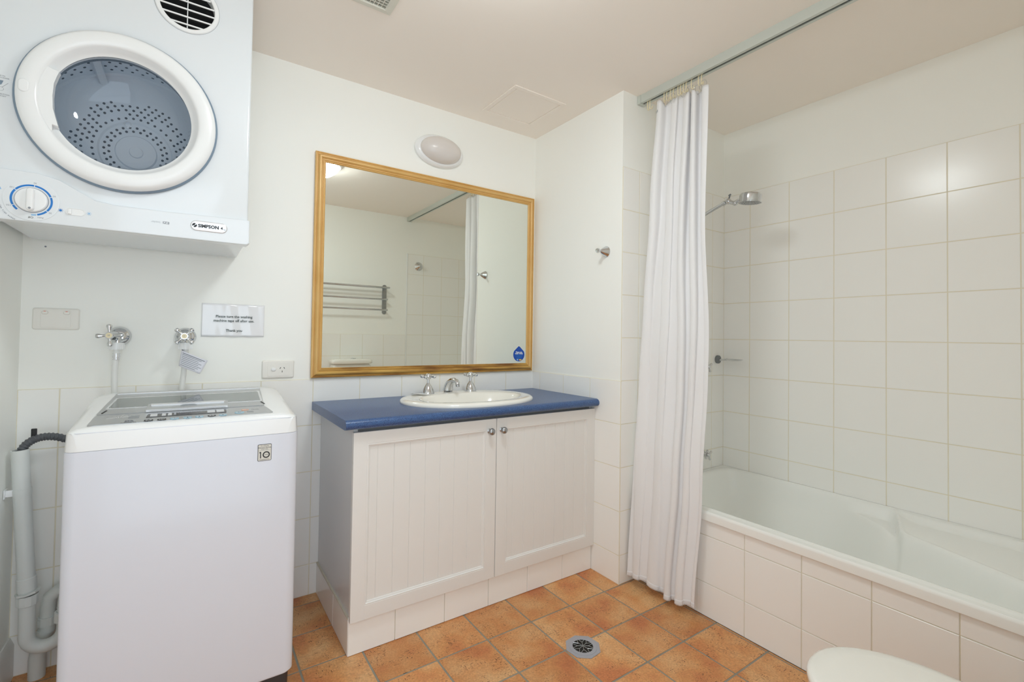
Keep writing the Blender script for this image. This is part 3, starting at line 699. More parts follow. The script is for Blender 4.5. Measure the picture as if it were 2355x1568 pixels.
# ------------------------------------------------------------------ floor drain
fd = thing('floor_drain', 'octagonal metal floor drain with a petal grate among terracotta tiles', 'drain', (-.440, -.908, 0))
O = (-.440, -.908); oc = lambda r: [(O[0] + r * cos(pi / 8 + k * pi / 4 + .12), O[1] + r * sin(pi / 8 + k * pi / 4 + .12)) for k in range(8)]
MB().loft([[(x, y, .0003) for x, y in oc(.066)], [(x, y, .0022) for x, y in oc(.066)], [(x, y, .003) for x, y in oc(.064)]], True, True).build('rim', drain_m, fd, smooth=False)
DM = Matrix.Translation((*O, .0028))
MB().lathe([(.051, 0), (.051, .0008), (.0485, .0018), (.038, .0018), (.037, .0006)], DM, 40).build('ring', drain_m, fd)
MB().lathe([(1e-6, .0004), (.038, .0004)], DM, 40).build('well', brown_d, fd)
gr = MB()
for k in range(8):
    a_ = k * pi / 4 + .2; P = lambda r, q: (O[0] + r * cos(a_ + q), O[1] + r * sin(a_ + q), .0045)
    gr.tube([P(.006, 0), P(.020, 0), ], .0008, 5); gr.tube([P(.020, 0), P(.037, .30)], .0008, 5); gr.tube([P(.020, 0), P(.037, -.30)], .0008, 5)
gr.lathe([(.0045, .0012), (.0045, .0024), (.0028, .0024), (.0028, .0012)], DM, 12, close=True)
gr.build('grate', silver, fd)

# ------------------------------------------------------------------ clothes dryer (hung upside down on the wall)
dr = thing('clothes_dryer', 'white front-loading clothes dryer hung upside down high on the wall', 'dryer', (-1.80, -.21, 1.42))
bx0, bx1, bz0, bz1 = -2.092, -1.506, 1.430, 2.262
by_ = MB().box(bx0, bx0 + .012, -.405, -.008, bz0, bz1).box(bx1 - .012, bx1, -.405, -.008, bz0, bz1).box(bx0 + .012, bx1 - .012, -.405, -.008, bz0, bz0 + .012).box(bx0 + .012, bx1 - .012, -.405, -.008, bz1 - .012, bz1).box(bx0 + .012, bx1 - .012, -.02, -.008, bz0 + .012, bz1 - .012)
by_.build('body', enamel, dr, smooth=False)
DC = (-1.823, 1.757); VC = (-1.681, 2.136); FY = -.43
fp = MB().box(bx0 - .006, bx1 + .003, FY, -.400, bz0 - .004, bz1 + .002, .009, 4).build('front_panel', enamel, dr, ang=50)
carve(fp, MB().lathe([(.166, -.05), (.166, .08)], frame((DC[0], FY, DC[1]), (0, -1, 0)), 64, cap=True), MB().lathe([(.074, -.05), (.074, .08)], frame((VC[0], FY, VC[1]), (0, -1, 0)), 48, cap=True))
# console strip along the lower edge
poly = [(-2.099, 1.421), (-2.093, 1.415), (-1.504, 1.415), (-1.498, 1.421), (-1.498, 1.494), (-1.503, 1.497), (-1.72, 1.491), (-1.84, 1.490), (-1.885, 1.497), (-1.925, 1.520), (-1.96, 1.540), (-2.00, 1.548), (-2.099, 1.548)]
def inset(p, k):
    c = Vector((sum(q[0] for q in p) / len(p), sum(q[1] for q in p) / len(p))); return [(q[0] - math.copysign(k, q[0] - c.x), q[1] - math.copysign(k, q[1] - c.y)) for q in p]
F0 = MX(0, 0, 0)
MB().loft([[(x, z, .395) for x, z in poly], [(x, z, .432) for x, z in poly], [(x, z, .4355) for x, z in inset(poly, .0012)], [(x, z, .437) for x, z in inset(poly, .004)]], M=F0).build('console', enamel, dr, ang=30)
CY = -.437
# door
DM_ = frame((DC[0], FY, DC[1]), (0, -1, 0), (1, 0, 0))
door = MB().lathe([(.160, .004), (.170, .012), (.176, .026), (.184, .0325), (.198, .034), (.212, .031), (.221, .024), (.2235, .012), (.222, .011), (.160, .002)], DM_, 96, close=True).build('door', plastic_w, dr, ang=50)
MB().lathe([(.2245, -.001), (.2285, .002), (.2285, .009), (.2240, .0125), (.218, .011), (.218, -.001)], DM_, 96, close=True).build('door_seal', gasket, door)
MB().lathe([(.1645, .004), (.160, .0035), (.153, -.018), (.145, -.040), (.128, -.062), (.100, -.074), (.05, -.080), (1e-6, -.081)], DM_, 72).build('door_window', glass, door, ang=60)
MB().lathe([(.010, -.0785), (.010, -.076), (.007, -.0755), (.006, -.0775)], DM_, 20, close=True).build('window_boss', clear, door)
hp = [(.178 * cos(radians(q)), .178 * sin(radians(q))) for q in range(154, 215, 4)]
hp2 = [(-.148 * 1.0, -.078), (-.136, -.081), (-.140, -.066), (-.1475, -.035), (-.149, .0), (-.147, .035), (-.141, .058), (-.137, .070), (-.150, .073)]
MB().loft([[(x, z, .004) for x, z in hp + hp2], [(x, z, .024) for x, z in hp + hp2], [(x * .997, z * .98, .0275) for x, z in hp + hp2]], M=DM_).build('door_handle', plastic_w, door, ang=30)
MB().loft([[(x, z, h) for x, z in rrect(-.2135 + i, -.1925 - i, -.008 + i, .026 - i, .0103 - i, 6)] for i, h in ((0, .024), (0, .0335), (.0015, .0350), (.004, .0355))], M=DM_).build('latch_button', plastic_w, door, ang=60)
# drum
drm = MB().lathe([(.162, -.004), (.166, -.028), (.215, -.040), (.268, -.060), (.268, -.345), (.262, -.352), (.20, -.356), (.19, -.350), (.105, -.350), (.100, -.357), (.060, -.357), (.056, -.350), (.020, -.350), (.018, -.344), (1e-6, -.344)], DM_, 72).build('drum', drum_m, dr, ang=40)
MB().lathe([(.166, .003), (.1675, -.002), (.1675, -.034), (.1655, -.034), (.163, .0)], DM_, 72).build('drum_collar', drum_d, dr)
pf = MB(); hole = [(.0042, 0), (1e-6, .0)]
def holes(M): pf.lathe([(.0042, 0), (.0042, .0006), (1e-6, .0006)], M, 8)
for r_, n_ in ((.075, 24), (.088, 28), (.118, 36), (.132, 40), (.146, 44), (.160, 48), (.174, 52)):
    for k in range(n_):
        if (k // 4) % 2 and r_ > .1 and (int(r_ * 1000) % 3 == 0): continue
        a_ = 2 * pi * (k + .5 * (int(r_ * 500) % 2)) / n_; holes(DM_ @ Matrix.Translation((r_ * cos(a_), r_ * sin(a_), -.3505 if r_ > .1 else -.3565)))
for row in range(10):
    for k in range(60):
        a_ = 2 * pi * (k + .5 * (row % 2)) / 60
        holes(DM_ @ frame((.2675 * cos(a_), .2675 * sin(a_), -.085 - .026 * row), (-cos(a_), -sin(a_), 0)))
pf.build('perforations', hole_m, dr, kind='stuff')
for a_ in (.4, .4 + 2 * pi / 3, .4 + 4 * pi / 3):
    MB().box(-.012, .012, -.045, 0, -.34, -.07, .008, 2, M=DM_ @ Matrix.Rotation(a_, 4, 'Z') @ Matrix.Translation((0, .268, 0))).build('drum_vane', drum_m, dr)
# round vent
VM = frame((VC[0], FY, VC[1]), (0, -1, 0), (1, 0, 0))
vent = MB().lathe([(.0705, -.030), (.0705, .003), (.073, .005), (.081, .0045), (.083, .002), (.083, -.001)], VM, 64).build('vent_ring', plastic_w, dr)
MB().lathe([(.0832, -.0004), (.0838, .0004), (.0845, -.0004)], VM, 64).build('vent_gap', grey_p, dr)
MB().lathe([(.080, -.028), (1e-6, -.028)], VM, 48).build('vent_back', dark, dr)
for dz in (-.055, -.0313, -.0076, .0161, .0398, .0635):
    hw = sqrt(max(.0001, .0708 ** 2 - dz ** 2)); z_ = VC[1] + dz
    MB().prism([(0, -.0010), (0, .0022), (.016, .0105), (.016, .0075)], -hw, hw, Matrix(((0, 0, 1, VC[0]), (1, 0, 0, FY - .001), (0, 1, 0, z_ - .004), (0, 0, 0, 1)))).box(VC[0] - hw, VC[0] + hw, FY - .003, FY, z_ - .0055, z_ - .0015).build('vent_slat', plastic_w, dr, smooth=False)
MB().box(VC[0] - .0012, VC[0] + .0012, FY + .002, FY + .010, VC[1] - .070, VC[1] + .070).build('vent_divider', plastic_w, dr, smooth=False)
# timer dial
TM = frame((-2.008, CY, 1.473), (0, -1, 0), (1, 0, 0))
dial = MB().lathe([(.0555, -.002), (.0545, .0012), (.050, .0018), (1e-6, .0018)], TM, 56).build('timer_dial', enamel, dr)
def arc(r0_, r1_, a0, a1, mt, nm):
    n = max(4, int(abs(a1 - a0) / .08)); o_ = []; i_ = []
    for k in range(n + 1):
        q = a0 + (a1 - a0) * k / n; o_.append((r1_ * cos(q), r1_ * sin(q))); i_.append((r0_ * cos(q), r0_ * sin(q)))
    MB().prism(o_ + i_[::-1], .0016, .0022, TM).build(nm, mt, dial, smooth=False)
tk_ = [228, 207, 143, 83, 20, -40, -74]
for a_, b_ in zip(tk_[:-1], tk_[1:]): arc(.0368, .0412, radians(a_ - 1.3), radians(b_ + 1.3), blue_p, 'scale_segment')
arc(.0372, .0408, radians(270), radians(284), blue_l, 'scale_segment')
MB().lathe([(.0335, .0016), (.0335, .0022), (.0322, .0022), (.0322, .0016)], TM, 48, close=True).build('knob_ring', grey_p, dial)
kn = MB().lathe([(.0322, .0015), (.0320, .006), (.030, .0085), (.024, .0095), (1e-6, .0098)], TM, 48).build('knob', plastic_w, dial)
MB().loft([[(x, z, h) for x, z in rrect(-.0075 + i, .0075 - i, -.0300 + i, .0290 - i, .0072 - i, 5)] for i, h in ((0, .008), (0, .018), (.0015, .0205), (.004, .021))], M=TM).build('grip', plastic_w, kn, ang=60)
MB().lathe([(.0028, .0208), (.0028, .0214), (1e-6, .0214)], TM @ Matrix.Translation((0, -.0245, 0)), 14).build('pointer_dot', grey_p, kn)
UD = lambda x, z, d: Matrix(((-1, 0, 0, x), (0, 0, -1, d), (0, -1, 0, z), (0, 0, 0, 1)))   # print standing on its head
for s_, q in (('150', 205), ('120', 143), ('90', 83), ('60', 22), ('30', -38)):
    text(s_, .0062, UD(-2.008 + .0468 * cos(radians(q)), 1.473 + .0468 * sin(radians(q)), CY - .0018), grey_p, dial)
text('Off', .0075, UD(-2.0085, 1.473 - .0455, CY - .0018), black, dial); text('Auto', .0060, UD(-1.990, 1.473 - .0445, CY - .0018), grey_p, dial)
for i, ch_ in enumerate('Rotate this way only'):
    if ch_ == ' ': continue
    q = radians(243 - 3.0 * i); p_ = Vector((-2.008 + .0635 * cos(q), CY - .0004, 1.473 + .0635 * sin(q)))
    if p_.z < 1.418: continue
    X_ = Vector((sin(q), 0, -cos(q))); Y_ = Vector((cos(q), 0, sin(q))) * -1
    M_ = Matrix((-X_ * -1, Vector((0, 0, 0)), Vector((0, 0, 0)))).transposed().to_4x4()
    X_ = Vector((sin(q), 0, -cos(q))); Z_ = Vector((0, -1, 0)); Y_ = Z_.cross(X_)
    M_ = Matrix((X_, Y_, Z_)).transposed().to_4x4(); M_.translation = p_
    text(ch_, .0062, M_, grey_p, dial)
MB().prism([(-.003, -.006), (.003, -.006), (.002, .006), (.006, .006), (0, .016), (-.006, .006), (-.002, .006)], 0, .0004, frame((-2.0715, CY, 1.487), (0, -1, 0), (1, 0, -.15))).build('arrow', blue_l, dial, smooth=False)
# heat switch
sw = MB().loft([[(x, z, h) for x, z in rrect(-1.9430 + i, -1.9010 - i, 1.4455 + i, 1.4655 - i, .0098 - i, 6)] for i, h in ((0, .4360), (.0004, .4384), (.0014, .4384), (.002, .4375))], M=F0).build('heat_switch', plastic_w, dr, ang=30)
MB().box(-1.9365, -1.9285, CY - .006, CY - .0004, 1.4475, 1.4625, .002).build('slider', plastic_w, sw)
for x_, mt_, r_ in ((-1.9515, blue_p, .0028), (-1.8930, blue_l, .0022)):
    s2 = MB().lathe([(r_, 0), (r_, .0004), (1e-6, .0004)], frame((x_, CY - .0002, 1.4555), (0, -1, 0)), 14)
    for k in range(8): s2.box(.0034, .0052, -.0004, .0004, 0, .0004, M=frame((x_, CY - .0002, 1.4555), (0, -1, 0), (1, 0, 0)) @ Matrix.Rotation(k * pi / 4, 4, 'Z'))
    s2.build('sun_mark', mt_, dr, smooth=False)
# maker's badge, set the right way up
bd = MB().loft([[(x, z, h) for x, z in rrect(-1.6585 + i, -1.5610 - i, 1.4435 + i, 1.4745 - i, .0153 - i, 8)] for i, h in ((0, .436), (0, .4385), (.0012, .4398), (.003, .4403))], M=F0).build('badge', silver_l, dr, ang=40)
BY = -.4404
text('SIMPSON', .0138, MX(-1.6115, 1.4585, BY), black, bd, bold=.0006, sx=.98); text('4', .0125, MX(-1.5765, 1.4580, BY), black, bd, bold=.0002); text('kg', .0065, MX(-1.5690, 1.4555, BY), grey_p, bd)
for k in (0, 1):
    pts = [(.0062 * cos(q), .0062 * sin(q)) for q in [radians(60 + 8 * i) for i in range(20)]] + [(-.0030, -.0012), (.0010, .0012), (.0014, .0032)]
    MB().prism(pts, 0, .0004, frame((-1.6480, BY, 1.4590), (0, -1, 0), (1, 0, 0)) @ Matrix.Rotation(k * pi, 4, 'Z')).build('logo_half', black, bd, smooth=False)
text('EZI', .0095, UD(-1.7190, 1.4560, CY - .0003), grey_p, dr, bold=.0002, sx=1.25); text('loader', .0090, UD(-1.7440, 1.4550, CY - .0003), mat('faint_print', '#C3C9CE', .5), dr, sx=.95)
# instruction print beside the door
text('PRESS TO', .0042, MX(-2.0755, 1.790, FY - .0002), grey_p, dr); text('OPEN DOOR', .0042, MX(-2.0715, 1.785, FY - .0002), grey_p, dr)
MB().prism([(-.006, .010), (.004, .010), (.001, 0), (-.006, -.006)], 0, .0003, MX(-2.074, 1.768, FY - .0001)).build('print_mark', gasket, dr, smooth=False)
MB().tube([(-2.0725, FY, 1.760), (-2.061, FY, 1.774)], .0004, 5).build('print_line', grey_p, dr)
MB().tube([(-2.076 + .007 * cos(2 * pi * k / 16), FY, 1.756 + .005 * sin(2 * pi * k / 16)) for k in range(16)], .0003, 5, closed=True).build('print_line', grey_p, dr)
text('THIS BUTTON', .0042, MX(-2.0715, 1.742, FY - .0002), grey_p, dr); text('TO START', .0042, MX(-2.0735, 1.737, FY - .0002), grey_p, dr)
for z_ in (1.513, 1.502): text('?'.replace('?', '2'), .007, UD(-2.0725, z_ + .05, FY - .0002), red_p, dr)

# ------------------------------------------------------------------ washing machine
wm = thing('washing_machine', 'white top-loading washing machine with a grey glass-lidded control top', 'washing machine', (-1.635, -.33, 0))
wx0, wx1, wy0, wy1 = -1.907, -1.364, -.600, -.078
cabm = MB().loft([[(x, y, z) for x, y in rrect(wx0 + i, wx1 - i, wy0 + i, wy1 - i, .026, 6)] for i, z in ((.004, .088), (0, .094), (0, .819), (.0015, .8225))])
cabm.build('cabinet', washer_m, wm, ang=40)
MB().loft([[(x, y, z) for x, y in rrect(wx0 + i, wx1 - i, wy0 + i, wy1 - i, .022, 6)] for i, z in ((.020, .012), (.012, .030), (.010, .089))]).build('base', base_dk, wm, ang=40)
for x_ in (wx0 + .06, wx1 - .06):
    for y_ in (wy0 + .06, wy1 - .06): MB().lathe([(.022, 0), (.022, .008), (.016, .013), (1e-6, .013)], Matrix.Translation((x_, y_, 0)), 16).build('foot', base_dk, wm)
def topz(y): return .882 + (y + .585) * .0985
lp = []
YS = [(-.600, 0, .0), (-.5975, .040, .25), (-.590, .0500, .75), (-.578, .0, 1), (-.50, 0, 1), (-.40, 0, 1), (-.30, 0, 1), (-.20, 0, 1), (-.15, -.003, 1), (-.11, -.012, 1), (-.088, -.026, 1), (-.080, -.05, 1)]
for y, dz, k in YS:
    h = topz(y) + dz if k == 1 else (.8235 if k == 0 else (.868 if k < .5 else .8795))
    lo = min(.868, h - .002)
    i0 = .000
    sec = [(wx0 + i0, .8235), (wx0 + .003, min(lo, h)), (wx0 + .008, min(h, h - .010)) , (wx0 + .022, h - .004), (wx0 + .05, h), (wx0 + .16, h), ((wx0 + wx1) / 2, h), (wx1 - .16, h), (wx1 - .05, h), (wx1 - .022, h - .004), (wx1 - .008, h - .010), (wx1 - .003, min(lo, h)), (wx1 - i0, .8235)]
    if k == 0: sec = [(x, .8235) for x, z in sec]
    # rounded plan corners at the front
    t_ = max(0, (-.570 - y) / .030); ins = .026 * (1 - sqrt(max(0, 1 - t_ * t_)))
    mid = (wx0 + wx1) / 2
    lp.append([(mid + (x - mid) * (1 - ins / .2715), y, z) for x, z in sec])
MB().loft(lp).build('top_cover', plastic_w, wm, ang=55)
MB().loft([[(x, y, z) for x, y in rrect(wx0 + .002, wx1 - .002, wy0 + .002, wy1 - .002, .025, 6)] for z in (.8215, .8245)]).build('seam', grey_p, wm)
crp = [(wx0 + .0035, -.20), (wx0 + .0035, -.565), (wx0 + .010, -.584), (wx0 + .026, -.5945), (wx0 + .06, -.5965), (wx1 - .06, -.5965), (wx1 - .026, -.5945), (wx1 - .010, -.584), (wx1 - .0035, -.565), (wx1 - .0035, -.20)]
MB().tube([(x, y, .8685) for x, y in crp], .0011, 6).build('cover_crease', washer_m, wm)
sl = math.atan(.0985); NN = Vector((0, -sin(sl), cos(sl))); YY = Vector((0, cos(sl), sin(sl)))
def PT(x, y, d=0.): p_ = Vector((x, y, topz(y))) + NN * d; return p_
def PM(x, y, d=0.):
    M_ = Matrix((Vector((1, 0, 0)), YY, NN)).transposed().to_4x4(); M_.translation = PT(x, y, d); return M_
def slab(poly, d0, d1, name, mt, par, ch=.0008):
    c = Vector((sum(p[0] for p in poly) / len(poly), sum(p[1] for p in poly) / len(poly)))
    q = [(c.x + (x - c.x) * (1 - ch / .12), c.y + (y - c.y) * (1 - ch / .06)) for x, y in poly]
    return MB().loft([[tuple(PT(x, y, d0)) for x, y in poly], [tuple(PT(x, y, d1 - ch * .6)) for x, y in poly], [tuple(PT(x, y, d1)) for x, y in q]]).build(name, mt, par, ang=30)
def quad(a, b, c, d, r=.012, n=4):
    P = [Vector(q) for q in (a, b, c, d)]; out = []
    for i in range(4):
        p, q, w = P[i], P[i - 1], P[(i + 1) % 4]; A = p + (q - p).normalized() * r; B = p + (w - p).normalized() * r
        for k in range(n + 1):
            t_ = k / n; out.append(tuple((1 - t_) ** 2 * A + 2 * t_ * (1 - t_) * p + t_ * t_ * B))
    return out
con = slab(quad((-1.866, -.580), (-1.432, -.572), (-1.447, -.4800), (-1.862, -.4735), .012), -.004, .0022, 'control_panel', silver, wm)
lid = slab(quad((-1.861, -.4715), (-1.448, -.4775), (-1.430, -.178), (-1.843, -.178), .010), -.004, .0042, 'lid', silver, wm)
slab(quad((-1.848, -.412), (-1.446, -.418), (-1.440, -.262), (-1.838, -.268), .004), .0035, .0052, 'lid_trim', silver_l, lid)
slab(quad((-1.842, -.405), (-1.452, -.411), (-1.446, -.272), (-1.833, -.278), .004), .004, .0058, 'lid_glass', mk_glass('lid_glass_dark', (.55, .60, .60, 1), 1.7, .02, .22), lid)
slab(quad((-1.839, -.402), (-1.455, -.408), (-1.449, -.275), (-1.831, -.281), .004), .0036, .0054, 'lid_well', mat('lid_well', '#AEB7B6', .4), lid)
slab(quad((-1.842, -.212), (-1.432, -.212), (-1.432, -.200), (-1.842, -.200), .002), .003, .0062, 'hinge_strip', silver_l, lid)
hd = slab(quad((-1.752, -.4740), (-1.549, -.4770), (-1.546, -.400), (-1.751, -.397), .004), .003, .0095, 'lid_handle', silver, lid)
slab(quad((-1.744, -.428), (-1.555, -.433), (-1.555, -.413), (-1.744, -.408), .003), .0085, .0125, 'handle_bar', silver_l, hd)
slab(quad((-1.672, -.446), (-1.628, -.447), (-1.636, -.434), (-1.664, -.433), .003), .009, .0102, 'handle_recess', steel_d, hd)
slab(quad((-1.752, -.4775), (-1.549, -.4800), (-1.549, -.4740), (-1.752, -.4715), .001), .004, .0098, 'handle_lip', silver_l, hd)
for x_, a_ in ((-1.856, .20), (-1.441, -.20)):
    MB().box(-.0015, .0015, -.017, .017, 0, .0012, M=PM(x_ + (.010 if x_ < -1.6 else -.008), -.448, .0042) @ Matrix.Rotation(-a_, 4, 'Z')).build('lid_slot', black, lid, smooth=False)
dsp = slab(quad((-1.748, -.536), (-1.556, -.537), (-1.554, -.494), (-1.745, -.497), .003), .0018, .0034, 'display', disp_m, con)
for x_ in (-1.731, -1.708, -1.694): MB().box(-.008 if x_ < -1.72 else -.0045, .008 if x_ < -1.72 else .0045, -.013, .013, 0, .0005, M=PM(x_, -.517, .0034)).build('indicator', silver_l, dsp, smooth=False)
for x_ in (-1.594, -1.571): MB().box(-.0098, .0098, -.014, .014, 0, .0005, M=PM(x_, -.515, .0034)).build('indicator', silver_l, dsp, smooth=False)
for k in range(4): MB().box(-.0025, .0025, -.0008, .0008, 0, .0004, M=PM(-1.682, -.506 - .006 * k, .0034)).build('indicator', silver_l, dsp, smooth=False)
text('6 Motion Direct Drive', .0085, PM(-1.640, -.506, .0034), silver_l, dsp, sx=.95)
ring_b = mat('button_ring_blue', '#8FC4DC', .3); ring_o = mat('button_ring_orange', '#E3A98A', .3)
B_ = [(-1.782, -.562, grey_p, 'ECO', 'AIR DRY / WASH LEVEL'), (-1.740, -.566, black, 'A', 'WATER TEMP.'), (-1.711, -.566, black, '[-]', 'WATER LEVEL'), (-1.682, -.566, ring_b, '1', 'WASH'), (-1.652, -.566, ring_b, '2', 'RINSE'), (-1.624, -.565, ring_b, '3', 'SPIN'), (-1.594, -.564, black, 'o', 'DELAY'), (-1.566, -.564, ring_b, 'P', 'PROGRAM'), (-1.523, -.548, ring_b, '>II', ''), (-1.506, -.520, ring_o, 'o', '')]
for i, (x_, y_, mt_, g_, l_) in enumerate(B_):
    r_ = .0125 if i == 8 else .0100
    bt = MB().lathe([(r_, 0), (r_, .0010), (r_ * .8, .0013), (r_ * .8, 0)], PM(x_, y_, .0022) @ Matrix.Diagonal((1, .85, 1, 1)), 28, close=True).build('button', mt_, con)
    MB().lathe([(r_ * .8, 0), (r_ * .78, .0008), (1e-6, .0010)], PM(x_, y_, .0022) @ Matrix.Diagonal((1, .85, 1, 1)), 24).build('button_cap', silver_l, bt)
    text(g_, .0085, PM(x_, y_, .0034), black if i != 9 else ring_o, bt)
    if l_: text(l_, .0038, PM(x_, y_ - .0125, .0024), black, con, sx=.85)
text('START', .0060, PM(-1.494, -.542, .0024), grey_p, con); text('PAUSE', .0060, PM(-1.494, -.551, .0024), grey_p, con); text('POWER', .0060, PM(-1.478, -.520, .0024), grey_p, con)
for k in range(7):
    a_ = .5 + k * .42
    MB().box(0, .020, -.0009, .0009, 0, .0006, M=PM(-1.807, -.520, .0022) @ Matrix.Rotation(a_, 4, 'Z') @ Matrix.Translation((.007, 0, 0))).build('print_mark', silver_l, con, smooth=False)
for k in range(4): MB().box(-.012, .012, -.0008, .0008, 0, .0003, M=PM(-1.775, -.505 - .009 * k, .0023)).build('print_line', grey_p, con, smooth=False)
# warranty badge
wb = MB().loft([[(x, z, h) for x, z in rrect(-1.4770 + i, -1.4400 - i, .7460 + i, .7955 - i, .003, 3)] for i, h in ((0, .5995), (0, .6008), (.0004, .6012))], M=F0).build('badge', black, wm, smooth=False)
MB().prism(rrect(-1.4757, -1.4413, .7473, .7942, .002, 3), .6005, .6014, F0).build('badge_face', mat('badge_silver', '#D8D6CD', .4), wb, smooth=False)
BX_ = -1.4585; WY = -.6015
text('INVERTER', .0040, MX(BX_, .7905, WY), black, wb, space=1.3); text('Direct Drive', .0066, MX(BX_, .7855, WY), black, wb); text('M O T O R', .0038, MX(BX_, .7805, WY), black, wb)
MB().box(-1.4740, -1.4430, WY - .0002, WY, .7773, .7777).build('rule', grey_p, wb, smooth=False)
MB().prism([(-.0030, .0095), (.0010, .0095), (.0010, -.0095), (-.0014, -.0095), (-.0014, .0060), (-.0030, .0052)], 0, .0003, MX(-1.4690, .7640, WY)).build('numeral', black, wb, smooth=False)
MB().lathe([(.0098, 0), (.0098, .0003), (.0066, .0003), (.0066, 0)], frame((-1.4540, WY, .7640), (0, -1, 0)), 40, close=True).build('numeral', black, wb, smooth=False)
text('YEAR', .0042, MX(-1.4540, .7640, WY), black, wb); text('WARRANTY', .0042, MX(BX_, .7500, WY), black, wb, space=1.25)

# ------------------------------------------------------------------ washing machine taps and hoses
def wall_tap(x, tipx, rot, label, letter):
    z_ = 1.110; t = thing('washing_machine_tap', label, 'tap', (x, -.004, z_), 'washing machine taps')
    MB().lathe([(.001, 0), (.034, 0), (.0345, .004), (.031, .012), (.022, .020), (.014, .023), (.001, .023)], frame((x, -.001, z_), (0, -1, 0)), 40).build('flange', chrome, t)
    ax = (Vector((tipx, -.100, z_ + .003)) - Vector((x, 0, z_))).normalized()
    body = MB().lathe([(.0125, .015), (.0145, .028), (.0155, .050), (.0145, .066), (.010, .072), (.0075, .078), (.0075, .090), (.001, .090)], frame((x, 0, z_), ax), 28)
    body.tube([(x, -.052, z_ - .006), (x - .001, -.056, z_ - .030)], .0105, 18)
    body.build('body', chrome, t)
    c_ = Vector((tipx, -.100, z_ + .003)); FM = frame(c_, ax, (1, 0, 0))
    h = MB().lathe([(.0085, -.012), (.0125, -.004), (.0130, .003), (.0112, .0065), (.001, .0065)], FM, 24).build('handle', chrome, t)
    for k in range(4):
        d = FM.to_3x3() @ Vector((cos(rot + k * pi / 2), sin(rot + k * pi / 2), 0))
        MB().lathe([(.0055, .009), (.0045, .014), (.0052, .020), (.0078, .028), (.0084, .032), (.0068, .0365), (1e-6, .039)], frame(c_, d), 16).build('lobe', chrome, h)
    MB().lathe([(.0088, .006), (.0085, .0078), (1e-6, .0082)], FM, 24).build('index_button', plastic_c, h)
    text(letter, .0080, FM @ Matrix.Translation((0, 0, .0082)), grey_p, h)
wall_tap(-1.860, -1.877, .06, 'chrome cross-handle wall tap beside the two-switch plate, no label on its hose', 'H')
wall_tap(-1.665, -1.668, .80, 'chrome cross-handle wall tap beside the laminated notice, paper label below it', 'C')
def inlet(pts, label, crimp):
    t = thing('inlet_hose', label, 'hose', pts[-1], 'washing machine inlet hoses')
    x, y, z = pts[0]
    n = MB().lathe([(.0205, 0), (.0215, -.003), (.0200, -.024), (.001, -.024)], Matrix.Translation((x, y, z + .012)), 24)
    n.build('nut', plastic_w, t, ang=30)
    for k in range(10):
        a_ = 2 * pi * k / 10
        MB().box(-.0022, .0022, -.0012, .0012, -.023, -.003, M=Matrix.Translation((x + .0207 * cos(a_), y + .0207 * sin(a_), z + .012)) @ Matrix.Rotation(a_ + pi / 2, 4, 'Z')).build('nut_rib', plastic_w, t, smooth=False)
    MB().tube([(x, y, z - .010), (x, y, z - .026)], .0098, 18).build('ferrule', hose_w, t)
    if crimp: MB().lathe([(.0098, 0), (.0108, -.003), (.0098, -.006), (.0108, -.010), (.0108, -.015), (.0098, -.018), (.0106, -.021), (.0098, -.024)], Matrix.Translation((x, y, z - .024)), 24).build('crimp', silver_l, t)
    # Catmull-Rom through the points
    P = [Vector(p) for p in pts]; P = [P[0] * 2 - P[1]] + P + [P[-1] * 2 - P[-2]]; out = []
    for i in range(1, len(P) - 2):
        for k in range(8):
            u = k / 8; out.append(.5 * ((2 * P[i]) + (P[i + 1] - P[i - 1]) * u + (2 * P[i - 1] - 5 * P[i] + 4 * P[i + 1] - P[i + 2]) * u * u + (3 * P[i] - P[i - 1] - 3 * P[i + 1] + P[i + 2]) * u ** 3))
    MB().tube([q for q in out if q.z < z - .02] + [P[-2]], .0092, 16).build('hose', hose_w, t)
inlet([(-1.862, -.060, 1.076), (-1.863, -.060, 1.04), (-1.865, -.058, .97), (-1.864, -.050, .90), (-1.860, -.036, .84), (-1.85, -.034, .70), (-1.85, -.034, .55)], 'straight white inlet hose below the tap without a paper label', True)
inlet([(-1.664, -.060, 1.076), (-1.664, -.060, 1.04), (-1.668, -.058, .97), (-1.674, -.050, .90), (-1.678, -.036, .84), (-1.68, -.034, .70), (-1.68, -.034, .55)], 'white inlet hose with a paper label, leaning slightly', True)
tg = thing('hose_label', 'printed paper label wrapped around the leaning inlet hose', 'label', (-1.64, -.085, 1.01))
c4 = [Vector((-1.676, -.078, 1.061)), Vector((-1.594, -.088, 1.022)), Vector((-1.618, -.090, .973)), Vector((-1.683, -.080, 1.004))]
def tgp(u, v, d=0.):
    p_ = (c4[0] * (1 - u) + c4[1] * u) * (1 - v) + (c4[3] * (1 - u) + c4[2] * u) * v; p_.y -= .005 * sin(pi * u) + d; return tuple(p_)
solid(MB().grid(tgp, 12, 6).build('paper', mat('label_paper', '#DCDDE6', .4), tg), .0005)
solid(MB().grid(lambda u, v: (-1.676 + .004 * u - .007 * v, -.078 + .028 * u, 1.061 + .008 * u - .057 * v * (1 - .3 * u)), 6, 6).build('back_flap', MATS['label_paper'], tg), .0005)
for k in range(8):
    e_ = .92 - .25 * ((k * 7) % 5) / 5
    MB().grid(lambda u, v: tgp(.06 + (e_ - .06) * u, .09 + .108 * k + .034 * v * (1.6 if k == 0 else 1), .0009), 8, 1).build('print_line', grey_p, tg, smooth=False)

